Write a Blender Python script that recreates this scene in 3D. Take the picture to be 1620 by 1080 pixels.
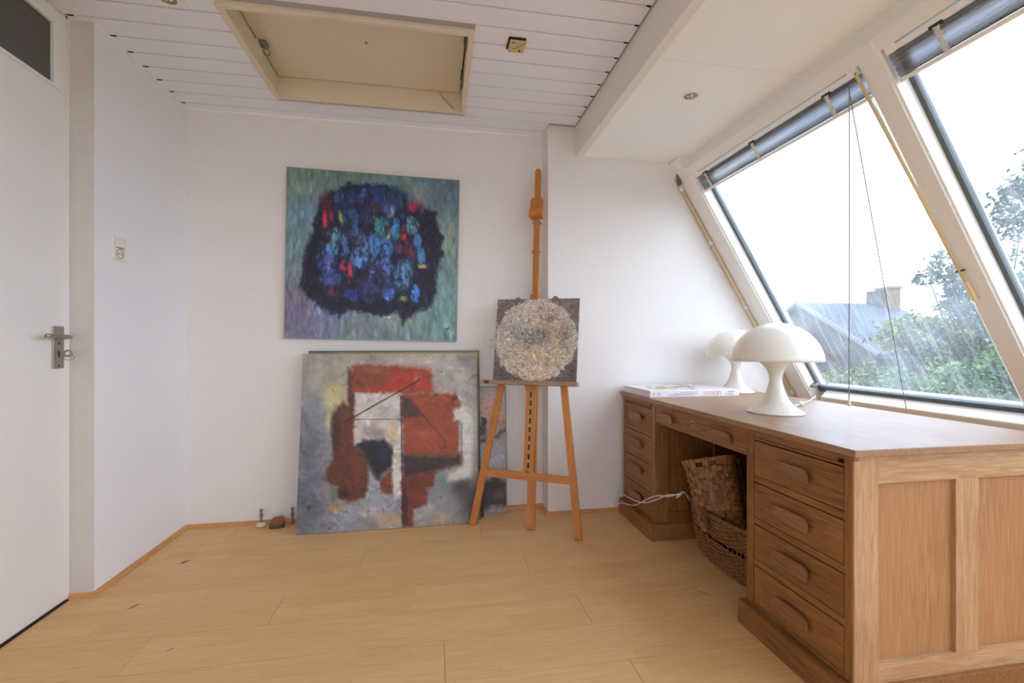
import bpy, bmesh, math, random
import numpy as np
from mathutils import Vector, Matrix

# ------------------------------------------------------------------ reset
for o in list(bpy.data.objects):
    bpy.data.objects.remove(o, do_unlink=True)
SC = bpy.context.scene
COL = SC.collection
random.seed(7)

# ------------------------------------------------------------------ camera
FPX, CXP, HYP = 712.0, 810.0, 544.0
YAW = math.atan(121 / 712.0)
CAM_H = 1.05
cam_d = bpy.data.cameras.new('camera')
cam = bpy.data.objects.new('camera', cam_d)
COL.objects.link(cam)
cam.location = (0, 0, CAM_H)
cam.rotation_euler = (math.pi / 2, 0, -YAW)
cam_d.sensor_fit = 'HORIZONTAL'
cam_d.sensor_width = 36
cam_d.lens = FPX / 1620 * 36
cam_d.shift_y = (HYP - 540) / 1620
cam_d.clip_start = 0.02
cam_d.clip_end = 300
SC.camera = cam

# ------------------------------------------------------------------ sky, exposure
wd = bpy.data.worlds.new('overcast_sky')
SC.world = wd
wd.use_nodes = True
wn = wd.node_tree
wn.nodes.clear()
w_out = wn.nodes.new('ShaderNodeOutputWorld')
w_bg = wn.nodes.new('ShaderNodeBackground')
w_tc = wn.nodes.new('ShaderNodeTexCoord')
w_ns = wn.nodes.new('ShaderNodeTexNoise')
w_rp = wn.nodes.new('ShaderNodeValToRGB')
w_ns.inputs['Scale'].default_value = 2.2
w_ns.inputs['Detail'].default_value = 6
w_rp.color_ramp.elements[0].position = 0.36
w_rp.color_ramp.elements[0].color = (0.50, 0.68, 0.98, 1)
w_rp.color_ramp.elements[1].position = 0.60
w_rp.color_ramp.elements[1].color = (0.86, 0.94, 1.07, 1)
wn.links.new(w_tc.outputs['Generated'], w_ns.inputs['Vector'])
wn.links.new(w_ns.outputs['Fac'], w_rp.inputs['Fac'])
wn.links.new(w_rp.outputs['Color'], w_bg.inputs['Color'])
w_bg.inputs['Strength'].default_value = 1.0
wn.links.new(w_bg.outputs['Background'], w_out.inputs['Surface'])

SC.view_settings.view_transform = 'Standard'
SC.view_settings.look = 'None'
SC.view_settings.gamma = 1
SC.view_settings.use_curve_mapping = False
SC.view_settings.exposure = 2.25
SC.cycles.max_bounces = 14
SC.cycles.diffuse_bounces = 10
SC.cycles.transparent_max_bounces = 12


# ------------------------------------------------------------------ pixel helpers
_fw = np.array([math.sin(YAW), math.cos(YAW), 0])
_rt = np.array([math.cos(YAW), -math.sin(YAW), 0])
_up = np.array([0, 0, 1.0])
_C = np.array([0, 0, CAM_H])


def hit(px, py, axis, val):
    r = _fw + _rt * ((px - CXP) / FPX) + _up * ((HYP - py) / FPX)
    t = (val - _C[axis]) / r[axis]
    return _C + r * t


def at_depth(px, py, d):
    return _C + d * (_fw + _rt * ((px - CXP) / FPX) + _up * ((HYP - py) / FPX))


# ------------------------------------------------------------------ materials
def lin(c):
    out = []
    for v in c[:3]:
        v = v / 255.0
        out.append(v / 12.92 if v <= 0.04045 else ((v + 0.055) / 1.055) ** 2.4)
    return tuple(out) + (1.0,)


MATS = {}


def base_mat(name):
    m = bpy.data.materials.new(name)
    m.use_nodes = True
    nt = m.node_tree
    b = nt.nodes['Principled BSDF']
    MATS[name] = m
    return m, nt, b


def plain(name, c, rough=0.5, metal=0.0, bump=0.0, bscale=200.0, var=0.0, spec=None):
    m, nt, b = base_mat(name)
    col = c if len(c) == 4 else lin(c)
    b.inputs['Base Color'].default_value = col
    b.inputs['Roughness'].default_value = rough
    b.inputs['Metallic'].default_value = metal
    if spec is not None:
        b.inputs['Specular IOR Level'].default_value = spec
    if bump or var:
        tc = nt.nodes.new('ShaderNodeTexCoord')
        ns = nt.nodes.new('ShaderNodeTexNoise')
        ns.inputs['Scale'].default_value = bscale
        ns.inputs['Detail'].default_value = 4
        nt.links.new(tc.outputs['Object'], ns.inputs['Vector'])
        if bump:
            bp = nt.nodes.new('ShaderNodeBump')
            bp.inputs['Strength'].default_value = bump
            bp.inputs['Distance'].default_value = 0.004
            nt.links.new(ns.outputs['Fac'], bp.inputs['Height'])
            nt.links.new(bp.outputs['Normal'], b.inputs['Normal'])
        if var:
            mx = nt.nodes.new('ShaderNodeMixRGB')
            ns2 = nt.nodes.new('ShaderNodeTexNoise')
            ns2.inputs['Scale'].default_value = max(2.0, bscale * 0.05)
            ns2.inputs['Detail'].default_value = 5
            nt.links.new(tc.outputs['Object'], ns2.inputs['Vector'])
            mx.inputs[1].default_value = tuple(v * (1 - var) for v in col[:3]) + (1,)
            mx.inputs[2].default_value = tuple(min(1, v * (1 + var)) for v in col[:3]) + (1,)
            nt.links.new(ns2.outputs['Fac'], mx.inputs[0])
            nt.links.new(mx.outputs[0], b.inputs['Base Color'])
    return m


def wood(name, c1, c2, axis, rough=0.45, stretch=14.0, scale=9.0, bump=0.12, coat=0.0, rnd=0.0):
    """grain runs along axis (0,1,2)"""
    m, nt, b = base_mat(name)
    tc = nt.nodes.new('ShaderNodeTexCoord')
    mp = nt.nodes.new('ShaderNodeMapping')
    s = [stretch, stretch, stretch]
    s[axis] = 1.0
    mp.inputs['Scale'].default_value = s
    src = tc.outputs['Object']
    if rnd:
        oi = nt.nodes.new('ShaderNodeObjectInfo')
        va = nt.nodes.new('ShaderNodeVectorMath')
        va.operation = 'ADD'
        mu = nt.nodes.new('ShaderNodeMath')
        mu.operation = 'MULTIPLY'
        mu.inputs[1].default_value = 37.0
        nt.links.new(oi.outputs['Random'], mu.inputs[0])
        nt.links.new(tc.outputs['Object'], va.inputs[0])
        nt.links.new(mu.outputs[0], va.inputs[1])
        src = va.outputs[0]
    nt.links.new(src, mp.inputs['Vector'])
    n1 = nt.nodes.new('ShaderNodeTexNoise')
    n1.inputs['Scale'].default_value = scale
    n1.inputs['Detail'].default_value = 8
    n1.inputs['Roughness'].default_value = 0.65
    n1.inputs['Distortion'].default_value = 0.6
    nt.links.new(mp.outputs[0], n1.inputs['Vector'])
    n2 = nt.nodes.new('ShaderNodeTexNoise')
    n2.inputs['Scale'].default_value = 3.0
    n2.inputs['Detail'].default_value = 2
    nt.links.new(src, n2.inputs['Vector'])
    ad = nt.nodes.new('ShaderNodeMath')
    ad.operation = 'MULTIPLY_ADD'
    ad.inputs[1].default_value = 0.35
    nt.links.new(n2.outputs['Fac'], ad.inputs[0])
    nt.links.new(n1.outputs['Fac'], ad.inputs[2])
    rp = nt.nodes.new('ShaderNodeValToRGB')
    rp.color_ramp.elements[0].position = 0.42
    rp.color_ramp.elements[0].color = lin(c1)
    rp.color_ramp.elements[1].position = 0.88
    rp.color_ramp.elements[1].color = lin(c2)
    nt.links.new(ad.outputs[0], rp.inputs['Fac'])
    colout = rp.outputs['Color']
    if rnd:
        hs = nt.nodes.new('ShaderNodeHueSaturation')
        mr = nt.nodes.new('ShaderNodeMapRange')
        mr.inputs[3].default_value = 1 - rnd
        mr.inputs[4].default_value = 1 + rnd
        nt.links.new(oi.outputs['Random'], mr.inputs[0])
        nt.links.new(mr.outputs[0], hs.inputs['Value'])
        nt.links.new(colout, hs.inputs['Color'])
        colout = hs.outputs['Color']
    nt.links.new(colout, b.inputs['Base Color'])
    b.inputs['Roughness'].default_value = rough
    b.inputs['Coat Weight'].default_value = coat
    b.inputs['Coat Roughness'].default_value = 0.25
    bp = nt.nodes.new('ShaderNodeBump')
    bp.inputs['Strength'].default_value = bump
    bp.inputs['Distance'].default_value = 0.002
    nt.links.new(n1.outputs['Fac'], bp.inputs['Height'])
    nt.links.new(bp.outputs['Normal'], b.inputs['Normal'])
    return m


plain('wall_white', (236, 232, 228), 0.9, bump=0.35, bscale=260, var=0.015)
plain('wall_cool', (240, 240, 242), 0.9, bump=0.10, bscale=220, var=0.01)
plain('wall_coarse', (218, 211, 202), 0.95, bump=1.0, bscale=190, var=0.05)
plain('ceiling_board', (240, 243, 252), 0.55, bump=0.02, bscale=60)
plain('ceiling_gap', (176, 172, 176), 0.8)
plain('cream_paint', (234, 230, 222), 0.5, var=0.03, bscale=60)
plain('hatch_paint', (226, 216, 192), 0.55, var=0.03, bscale=60)
plain('soffit_paint', (250, 250, 247), 0.7, var=0.012, bscale=40)
plain('frame_paint', (240, 238, 232), 0.45, bump=0.02, bscale=80, var=0.02)
plain('frame_white', (246, 244, 238), 0.4)
plain('door_paint', (238, 236, 232), 0.4, var=0.01, bscale=40)
plain('gasket', (92, 100, 100), 0.6)
plain('dark_gap', (40, 34, 30), 0.9)
plain('brushed_steel', (176, 170, 158), 0.35, metal=0.9)
plain('zinc', (150, 148, 144), 0.4, metal=0.8)
plain('dark_metal', (70, 66, 62), 0.5, metal=0.6)
plain('brass', (190, 150, 80), 0.35, metal=0.85, var=0.1, bscale=300)
plain('white_plastic', (240, 238, 230), 0.35)
plain('ivory_plastic', (236, 230, 212), 0.4)
wood('slat_metal', (40, 43, 48), (176, 180, 186), 1, rough=0.6, stretch=30, scale=4, bump=0.0)
plain('ladder_cord', (240, 238, 234), 0.9, bump=0.8, bscale=500)
plain('cord_white', (235, 232, 226), 0.6)
plain('cord_grey', (132, 130, 126), 0.7)
plain('wand_cream', (228, 206, 158), 0.4)
plain('flex_grey', (110, 108, 100), 0.7)
plain('conduit_cream', (226, 205, 168), 0.5)
plain('lamp_plastic', (240, 236, 224), 0.16, spec=0.6)
plain('book_cover', (244, 236, 240), 0.35)
plain('book_pages', (236, 230, 240), 0.8, bump=0.3, bscale=600)
plain('ink_orange', (206, 164, 122), 0.5)
plain('ink_grey', (140, 132, 158), 0.5)
plain('leaf_print', (196, 188, 128), 0.5, var=0.3, bscale=400)
plain('leaf_print_grey', (168, 170, 156), 0.5, var=0.2, bscale=400)
plain('leather_strap', (120, 96, 76), 0.7, var=0.2, bscale=300)
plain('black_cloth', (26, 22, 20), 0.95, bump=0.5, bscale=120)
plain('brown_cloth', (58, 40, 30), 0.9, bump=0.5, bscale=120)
plain('raw_edge', (196, 186, 168), 0.8, var=0.1, bscale=100)
plain('canvas_side_dark', (64, 66, 62), 0.8)
plain('frame_green', (62, 78, 66), 0.6, var=0.15, bscale=120)
plain('frame_silver', (150, 148, 144), 0.45, metal=0.3)
plain('maroon_paint', (84, 42, 40), 0.7, var=0.25, bscale=120)
plain('rust_stub', (150, 96, 70), 0.9, bump=0.8, bscale=90, var=0.3)
plain('stub_dark', (88, 78, 72), 0.9, bump=0.6, bscale=90)
plain('pipe_cream', (222, 208, 182), 0.5)
plain('ring_white', (244, 240, 230), 0.3)
plain('reflector', (150, 140, 128), 0.3, metal=0.5)
plain('bulb_glass', (228, 222, 212), 0.2)

OAK1, OAK2 = (104, 66, 34), (168, 116, 66)
for ax, nm in ((0, 'x'), (1, 'y'), (2, 'z')):
    wood('oak_' + nm, OAK1, OAK2, ax, rough=0.42, rnd=0.05)
wood('oak_top', (138, 104, 74), (172, 136, 102), 1, rough=0.38, bump=0.03)
MATS['oak_top'].node_tree.nodes['Principled BSDF'].inputs['Specular IOR Level'].default_value = 0.40
wood('oak_lit_panel', (156, 108, 68), (196, 146, 100), 2, rough=0.45, stretch=22, rnd=0.03)  # lit copy of the desk oak: window light put into the colour
wood('oak_lit_x', (158, 116, 76), (208, 168, 126), 0, rough=0.45, stretch=16, rnd=0.03)  # near-end rails and stiles, lightened with the same painted-in window light
wood('oak_lit_z', (158, 116, 76), (208, 168, 126), 2, rough=0.45, stretch=16, rnd=0.03)
wood('handle_wood', (112, 74, 46), (160, 114, 76), 1, rough=0.4)
wood('easel_wood', (166, 98, 42), (206, 138, 70), 2, rough=0.4, stretch=18, rnd=0.04)
wood('easel_wood_x', (166, 98, 42), (206, 138, 70), 0, rough=0.4, stretch=18)
wood('tray_wood', (120, 84, 60), (180, 150, 124), 0, rough=0.8, stretch=6, scale=14)
wood('trim_wood', (186, 128, 70), (216, 160, 98), 0, rough=0.45)
wood('trim_wood_y', (186, 128, 70), (216, 160, 98), 1, rough=0.45)
wood('wicker', (96, 62, 36), (170, 120, 76), 2, rough=0.6, stretch=2, scale=30, bump=0.3)
wood('splint', (92, 58, 34), (186, 130, 80), 2, rough=0.4, stretch=5, scale=16, rnd=0.28)
wood('sill_shade_tan', (206, 186, 158), (226, 208, 182), 1, rough=0.5)  # cream sill front: shade and warm bounce put into the tan colour


def floor_mat():
    m, nt, b = base_mat('floor_oak')
    tc = nt.nodes.new('ShaderNodeTexCoord')
    oi = nt.nodes.new('ShaderNodeObjectInfo')
    mu = nt.nodes.new('ShaderNodeMath'); mu.operation = 'MULTIPLY'; mu.inputs[1].default_value = 53.0
    nt.links.new(oi.outputs['Random'], mu.inputs[0])
    cb = nt.nodes.new('ShaderNodeCombineXYZ')
    nt.links.new(mu.outputs[0], cb.inputs[0])
    va = nt.nodes.new('ShaderNodeVectorMath'); va.operation = 'ADD'
    nt.links.new(tc.outputs['Object'], va.inputs[0]); nt.links.new(cb.outputs[0], va.inputs[1])
    br = nt.nodes.new('ShaderNodeTexBrick')
    br.inputs['Color1'].default_value = lin((228, 186, 132))
    br.inputs['Color2'].default_value = lin((221, 176, 120))
    br.inputs['Mortar'].default_value = lin((204, 160, 114))
    br.inputs['Scale'].default_value = 1.0
    br.inputs['Mortar Size'].default_value = 0.0006
    br.inputs['Mortar Smooth'].default_value = 0.6
    br.inputs['Bias'].default_value = -0.2
    br.inputs['Brick Width'].default_value = 0.46
    br.inputs['Row Height'].default_value = 0.0662
    br.offset = 0.37
    nt.links.new(va.outputs[0], br.inputs['Vector'])
    mp = nt.nodes.new('ShaderNodeMapping'); mp.inputs['Scale'].default_value = (1.2, 22, 22)
    nt.links.new(va.outputs[0], mp.inputs['Vector'])
    n1 = nt.nodes.new('ShaderNodeTexNoise'); n1.inputs['Scale'].default_value = 6; n1.inputs['Detail'].default_value = 8
    nt.links.new(mp.outputs[0], n1.inputs['Vector'])
    rp = nt.nodes.new('ShaderNodeValToRGB')
    rp.color_ramp.elements[0].position = 0.3; rp.color_ramp.elements[0].color = (0.90, 0.885, 0.87, 1)
    rp.color_ramp.elements[1].position = 0.7; rp.color_ramp.elements[1].color = (1.04, 1.035, 1.03, 1)
    nt.links.new(n1.outputs['Fac'], rp.inputs['Fac'])
    mx = nt.nodes.new('ShaderNodeMixRGB'); mx.blend_type = 'MULTIPLY'; mx.inputs[0].default_value = 1
    nt.links.new(br.outputs['Color'], mx.inputs[1]); nt.links.new(rp.outputs['Color'], mx.inputs[2])
    # scuffs
    n2 = nt.nodes.new('ShaderNodeTexNoise'); n2.inputs['Scale'].default_value = 7; n2.inputs['Detail'].default_value = 9
    n2.inputs['Roughness'].default_value = 0.7
    nt.links.new(tc.outputs['Object'], n2.inputs['Vector'])
    rp2 = nt.nodes.new('ShaderNodeValToRGB')
    rp2.color_ramp.elements[0].position = 0.62; rp2.color_ramp.elements[0].color = (0, 0, 0, 1)
    rp2.color_ramp.elements[1].position = 0.78; rp2.color_ramp.elements[1].color = (0.5, 0.5, 0.5, 1)
    nt.links.new(n2.outputs['Fac'], rp2.inputs['Fac'])
    mx2 = nt.nodes.new('ShaderNodeMixRGB')
    mx2.inputs[2].default_value = lin((170, 128, 96))
    nt.links.new(rp2.outputs['Color'], mx2.inputs[0]); nt.links.new(mx.outputs[0], mx2.inputs[1])
    nt.links.new(mx2.outputs[0], b.inputs['Base Color'])
    b.inputs['Roughness'].default_value = 0.46
    b.inputs['Specular IOR Level'].default_value = 0.28
    bp = nt.nodes.new('ShaderNodeBump'); bp.inputs['Strength'].default_value = 0.05; bp.inputs['Distance'].default_value = 0.002
    nt.links.new(n1.outputs['Fac'], bp.inputs['Height']); nt.links.new(bp.outputs['Normal'], b.inputs['Normal'])


floor_mat()


def glass_mat():
    """rain-wet, slightly misted pane: mostly clear, with milky streaks and droplets"""
    m = bpy.data.materials.new('wet_glass')
    m.use_nodes = True
    nt = m.node_tree
    nt.nodes.clear()
    out = nt.nodes.new('ShaderNodeOutputMaterial')
    tr = nt.nodes.new('ShaderNodeBsdfTransparent'); tr.inputs[0].default_value = (0.97, 0.98, 0.98, 1)
    tl = nt.nodes.new('ShaderNodeBsdfTranslucent'); tl.inputs[0].default_value = (0.9, 0.93, 0.95, 1)
    gl = nt.nodes.new('ShaderNodeBsdfGlossy'); gl.inputs['Roughness'].default_value = 0.03
    tc = nt.nodes.new('ShaderNodeTexCoord')
    # object coordinates of the pane: x along window, y down the slope
    mp = nt.nodes.new('ShaderNodeMapping'); mp.inputs['Scale'].default_value = (16, 1.3, 1)
    nt.links.new(tc.outputs['Object'], mp.inputs['Vector'])
    st = nt.nodes.new('ShaderNodeTexNoise'); st.inputs['Scale'].default_value = 3.0; st.inputs['Detail'].default_value = 6
    st.inputs['Distortion'].default_value = 0.8
    nt.links.new(mp.outputs[0], st.inputs['Vector'])
    r1 = nt.nodes.new('ShaderNodeValToRGB')
    r1.color_ramp.elements[0].position = 0.50; r1.color_ramp.elements[0].color = (0, 0, 0, 1)
    r1.color_ramp.elements[1].position = 0.80; r1.color_ramp.elements[1].color = (0.30, 0.30, 0.30, 1)
    nt.links.new(st.outputs['Fac'], r1.inputs['Fac'])
    dn = nt.nodes.new('ShaderNodeTexNoise'); dn.inputs['Scale'].default_value = 170; dn.inputs['Detail'].default_value = 2
    nt.links.new(tc.outputs['Object'], dn.inputs['Vector'])
    r2 = nt.nodes.new('ShaderNodeValToRGB')
    r2.color_ramp.elements[0].position = 0.60; r2.color_ramp.elements[0].color = (0, 0, 0, 1)
    r2.color_ramp.elements[1].position = 0.74; r2.color_ramp.elements[1].color = (0.55, 0.55, 0.55, 1)
    nt.links.new(dn.outputs['Fac'], r2.inputs['Fac'])
    ms = nt.nodes.new('ShaderNodeTexNoise'); ms.inputs['Scale'].default_value = 2.6; ms.inputs['Detail'].default_value = 4
    nt.links.new(tc.outputs['Object'], ms.inputs['Vector'])
    r3 = nt.nodes.new('ShaderNodeValToRGB')
    r3.color_ramp.elements[0].position = 0.35; r3.color_ramp.elements[0].color = (0.10, 0.10, 0.10, 1)
    r3.color_ramp.elements[1].position = 0.72; r3.color_ramp.elements[1].color = (0.50, 0.50, 0.50, 1)
    nt.links.new(ms.outputs['Fac'], r3.inputs['Fac'])
    a1 = nt.nodes.new('ShaderNodeMath'); a1.operation = 'ADD'
    nt.links.new(r1.outputs['Color'], a1.inputs[0]); nt.links.new(r2.outputs['Color'], a1.inputs[1])
    a2 = nt.nodes.new('ShaderNodeMath'); a2.operation = 'ADD'; a2.use_clamp = True
    nt.links.new(a1.outputs[0], a2.inputs[0]); nt.links.new(r3.outputs['Color'], a2.inputs[1])
    a3 = nt.nodes.new('ShaderNodeMath'); a3.operation = 'MULTIPLY'; a3.inputs[1].default_value = 0.44
    nt.links.new(a2.outputs[0], a3.inputs[0])
    m1 = nt.nodes.new('ShaderNodeMixShader')
    nt.links.new(a3.outputs[0], m1.inputs[0]); nt.links.new(tr.outputs[0], m1.inputs[1]); nt.links.new(tl.outputs[0], m1.inputs[2])
    m2 = nt.nodes.new('ShaderNodeMixShader'); m2.inputs[0].default_value = 0.04
    nt.links.new(m1.outputs[0], m2.inputs[1]); nt.links.new(gl.outputs[0], m2.inputs[2])
    nt.links.new(m2.outputs[0], out.inputs['Surface'])
    MATS['wet_glass'] = m


glass_mat()
m_ = bpy.data.materials.new('clear_glass'); m_.use_nodes = True
m_.node_tree.nodes.clear()
_o = m_.node_tree.nodes.new('ShaderNodeOutputMaterial'); _t = m_.node_tree.nodes.new('ShaderNodeBsdfTransparent'); _g = m_.node_tree.nodes.new('ShaderNodeBsdfGlossy'); _x = m_.node_tree.nodes.new('ShaderNodeMixShader')
_g.inputs['Roughness'].default_value = 0.03; _x.inputs[0].default_value = 0.05
m_.node_tree.links.new(_t.outputs[0], _x.inputs[1]); m_.node_tree.links.new(_g.outputs[0], _x.inputs[2]); m_.node_tree.links.new(_x.outputs[0], _o.inputs[0])
MATS['clear_glass'] = m_
plain('transom_glass', (86, 84, 80), 0.15, spec=0.5)


def leaf_mat(name, c1, c2):
    m, nt, b = base_mat(name)
    tc = nt.nodes.new('ShaderNodeTexCoord')
    ns = nt.nodes.new('ShaderNodeTexNoise'); ns.inputs['Scale'].default_value = 1.4; ns.inputs['Detail'].default_value = 5
    nt.links.new(tc.outputs['Object'], ns.inputs['Vector'])
    rp = nt.nodes.new('ShaderNodeValToRGB')
    rp.color_ramp.elements[0].position = 0.35; rp.color_ramp.elements[0].color = lin(c1)
    rp.color_ramp.elements[1].position = 0.65; rp.color_ramp.elements[1].color = lin(c2)
    nt.links.new(ns.outputs['Fac'], rp.inputs['Fac']); nt.links.new(rp.outputs['Color'], b.inputs['Base Color'])
    b.inputs['Roughness'].default_value = 0.6


leaf_mat('leaf_dark', (30, 54, 40), (58, 86, 58))
leaf_mat('leaf_mid', (40, 76, 28), (84, 114, 44))
leaf_mat('leaf_olive', (64, 88, 40), (116, 120, 50))
plain('house_brick', (70, 66, 60), 0.9, var=0.15, bscale=30)
plain('slate_roof', (66, 70, 82), 0.7, var=0.15, bscale=40)
plain('verge_white', (96, 98, 102), 0.6)
plain('chimney_brick', (116, 96, 70), 0.9, var=0.12, bscale=30)
plain('bark', (50, 54, 42), 0.9)
plain('lawn', (58, 74, 46), 0.9, var=0.2, bscale=30)


def paint_mat(name, rough=0.5, bscale=220.0, bump=0.25):
    m, nt, b = base_mat(name)
    at = nt.nodes.new('ShaderNodeAttribute'); at.attribute_name = 'paint'
    tc = nt.nodes.new('ShaderNodeTexCoord')
    ns = nt.nodes.new('ShaderNodeTexNoise'); ns.inputs['Scale'].default_value = bscale; ns.inputs['Detail'].default_value = 5
    nt.links.new(tc.outputs['Object'], ns.inputs['Vector'])
    mr = nt.nodes.new('ShaderNodeMapRange'); mr.inputs[1].default_value = 0.3; mr.inputs[2].default_value = 0.7
    mr.inputs[3].default_value = 0.93; mr.inputs[4].default_value = 1.07
    nt.links.new(ns.outputs['Fac'], mr.inputs[0])
    mx = nt.nodes.new('ShaderNodeVectorMath'); mx.operation = 'SCALE'
    nt.links.new(at.outputs['Color'], mx.inputs[0]); nt.links.new(mr.outputs[0], mx.inputs['Scale'])
    nt.links.new(mx.outputs[0], b.inputs['Base Color'])
    b.inputs['Roughness'].default_value = rough
    bp = nt.nodes.new('ShaderNodeBump'); bp.inputs['Strength'].default_value = bump; bp.inputs['Distance'].default_value = 0.002
    nt.links.new(ns.outputs['Fac'], bp.inputs['Height']); nt.links.new(bp.outputs['Normal'], b.inputs['Normal'])


paint_mat('oil_paint')
paint_mat('impasto_paint', 0.6, 160.0, 0.6)


# ------------------------------------------------------------------ mesh helpers
def box(bm, x0, x1, y0, y1, z0, z1, bev=0.0):
    vs = [bm.verts.new((x, y, z)) for x in (x0, x1) for y in (y0, y1) for z in (z0, z1)]
    idx = [(0, 1, 3, 2), (4, 6, 7, 5), (0, 4, 5, 1), (2, 3, 7, 6), (0, 2, 6, 4), (1, 5, 7, 3)]
    fs = [bm.faces.new([vs[i] for i in f]) for f in idx]
    if bev:
        es = list({e for f in fs for e in f.edges})
        bmesh.ops.bevel(bm, geom=es, offset=bev, segments=2, affect='EDGES', profile=0.6)
    return fs


def nbox(*a, bev=0.0):
    bm = bmesh.new()
    box(bm, *a, bev=bev)
    return bm


def prism(bm, pts, fn, a, b, bev=0.0):
    """2D polygon pts swept between a and b; fn(p, q, t) -> xyz"""
    lo = [bm.verts.new(fn(p, q, a)) for p, q in pts]
    hi = [bm.verts.new(fn(p, q, b)) for p, q in pts]
    n = len(pts)
    fs = [bm.faces.new(lo[::-1]), bm.faces.new(hi)]
    for i in range(n):
        j = (i + 1) % n
        fs.append(bm.faces.new((lo[i], lo[j], hi[j], hi[i])))
    bmesh.ops.recalc_face_normals(bm, faces=fs)
    if bev:
        es = list({e for f in fs for e in f.edges})
        bmesh.ops.bevel(bm, geom=es, offset=bev, segments=2, affect='EDGES', profile=0.6)


def tube(bm, pts, r, seg=8, closed=False, caps=True):
    pts = [Vector(p) for p in pts]
    n = len(pts)
    rs = r if isinstance(r, (list, tuple)) else [r] * n
    rings = []
    prev = None
    for i, p in enumerate(pts):
        if closed:
            t = pts[(i + 1) % n] - pts[i - 1]
        else:
            t = pts[min(i + 1, n - 1)] - pts[max(i - 1, 0)]
        t.normalize()
        if prev is None:
            a = Vector((0, 0, 1)) if abs(t.z) < 0.9 else Vector((1, 0, 0))
            u = t.cross(a).normalized()
        else:
            u = (prev - t * prev.dot(t))
            u = u.normalized() if u.length > 1e-6 else t.orthogonal().normalized()
        prev = u
        v = t.cross(u)
        rings.append([bm.verts.new(p + (u * math.cos(2 * math.pi * k / seg) + v * math.sin(2 * math.pi * k / seg)) * rs[i]) for k in range(seg)])
    m = n if closed else n - 1
    for i in range(m):
        A, B = rings[i], rings[(i + 1) % n]
        for k in range(seg):
            bm.faces.new((A[k], A[(k + 1) % seg], B[(k + 1) % seg], B[k]))
    if caps and not closed:
        bm.faces.new(rings[0][::-1])
        bm.faces.new(rings[-1])


def ntube(pts, r, seg=8, closed=False):
    bm = bmesh.new()
    tube(bm, pts, r, seg, closed)
    return bm


def lathe(bm, prof, seg=48, c=(0, 0, 0), cap=False):
    rings = []
    for r, z in prof:
        if r < 1e-5:
            rings.append([bm.verts.new((c[0], c[1], c[2] + z))])
        else:
            rings.append([bm.verts.new((c[0] + r * math.cos(2 * math.pi * k / seg), c[1] + r * math.sin(2 * math.pi * k / seg), c[2] + z)) for k in range(seg)])
    for A, B in zip(rings, rings[1:]):
        for k in range(seg):
            k2 = (k + 1) % seg
            if len(A) == 1 and len(B) == 1:
                continue
            if len(A) == 1:
                bm.faces.new((A[0], B[k2], B[k]))
            elif len(B) == 1:
                bm.faces.new((A[k], A[k2], B[0]))
            else:
                bm.faces.new((A[k], A[k2], B[k2], B[k]))


def smooth_path(pts, n=10):
    """Catmull-Rom"""
    P = [Vector(p) for p in pts]
    P = [2 * P[0] - P[1]] + P + [2 * P[-1] - P[-2]]
    out = []
    for i in range(1, len(P) - 2):
        for k in range(n):
            t = k / n
            a, b, c, d = P[i - 1], P[i], P[i + 1], P[i + 2]
            out.append(0.5 * ((2 * b) + (-a + c) * t + (2 * a - 5 * b + 4 * c - d) * t * t + (-a + 3 * b - 3 * c + d) * t ** 3))
    out.append(P[-2])
    return out


def mk(name, bm, mat, parent=None, smooth=False, local=False):
    me = bpy.data.meshes.new(name)
    bmesh.ops.recalc_face_normals(bm, faces=bm.faces[:]) if not smooth else None
    bm.to_mesh(me)
    bm.free()
    me.materials.append(MATS[mat])
    if smooth:
        for p in me.polygons:
            p.use_smooth = True
    return link(name, me, parent, local)


def world_loc(o):
    v = Vector((0, 0, 0))
    while o:
        v += o.location
        o = o.parent
    return v


def link(name, me, parent=None, local=False):
    o = bpy.data.objects.new(name, me)
    COL.objects.link(o)
    if parent is not None:
        o.parent = parent
        if not local:
            o.location = -world_loc(parent)
    return o


def autosmooth(o, ang=35):
    me = o.data
    for p in me.polygons:
        p.use_smooth = True
    me.set_sharp_from_angle(angle=math.radians(ang))
    return o


def thing(name, label, cat, loc=(0, 0, 0), group=None):
    o = bpy.data.objects.new(name, None)
    COL.objects.link(o)
    o.location = loc
    o.empty_display_size = 0.05
    o['label'] = label
    o['category'] = cat
    if group:
        o['group'] = group
    return o


def tag(o, label, cat, group=None):
    o['label'] = label
    o['category'] = cat
    if group:
        o['group'] = group
    return o


def struct(o, label=None, cat=None):
    o['kind'] = 'structure'
    if label:
        o['label'] = label
    if cat:
        o['category'] = cat
    return o


def sempty(name, label, cat, loc=(0, 0, 0)):
    return struct(thing(name, label, cat, loc))


def text_mesh(body, size, align='CENTER'):
    cu = bpy.data.curves.new('lettering', 'FONT')
    cu.body = body
    cu.size = size
    cu.align_x = align
    cu.align_y = 'CENTER'
    cu.extrude = 0.0002
    to = bpy.data.objects.new('lettering', cu)
    COL.objects.link(to)
    dg = bpy.context.evaluated_depsgraph_get()
    me = bpy.data.meshes.new_from_object(to.evaluated_get(dg))
    bpy.data.objects.remove(to, do_unlink=True)
    bpy.data.curves.remove(cu)
    return me


# ------------------------------------------------------------------ room constants
XL, XD = -1.405, -1.492           # left wall, door wall
YS = 2.145                        # step between door wall and left wall
YB, YF = 2.845, 2.695             # back wall, pier wall
XC = 0.683                        # pier corner
XBEAM = 0.857                     # ceiling beam face
ZC, ZS = 2.39, 2.218              # ceiling, soffit
YR = -3.4                         # rear wall
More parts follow.
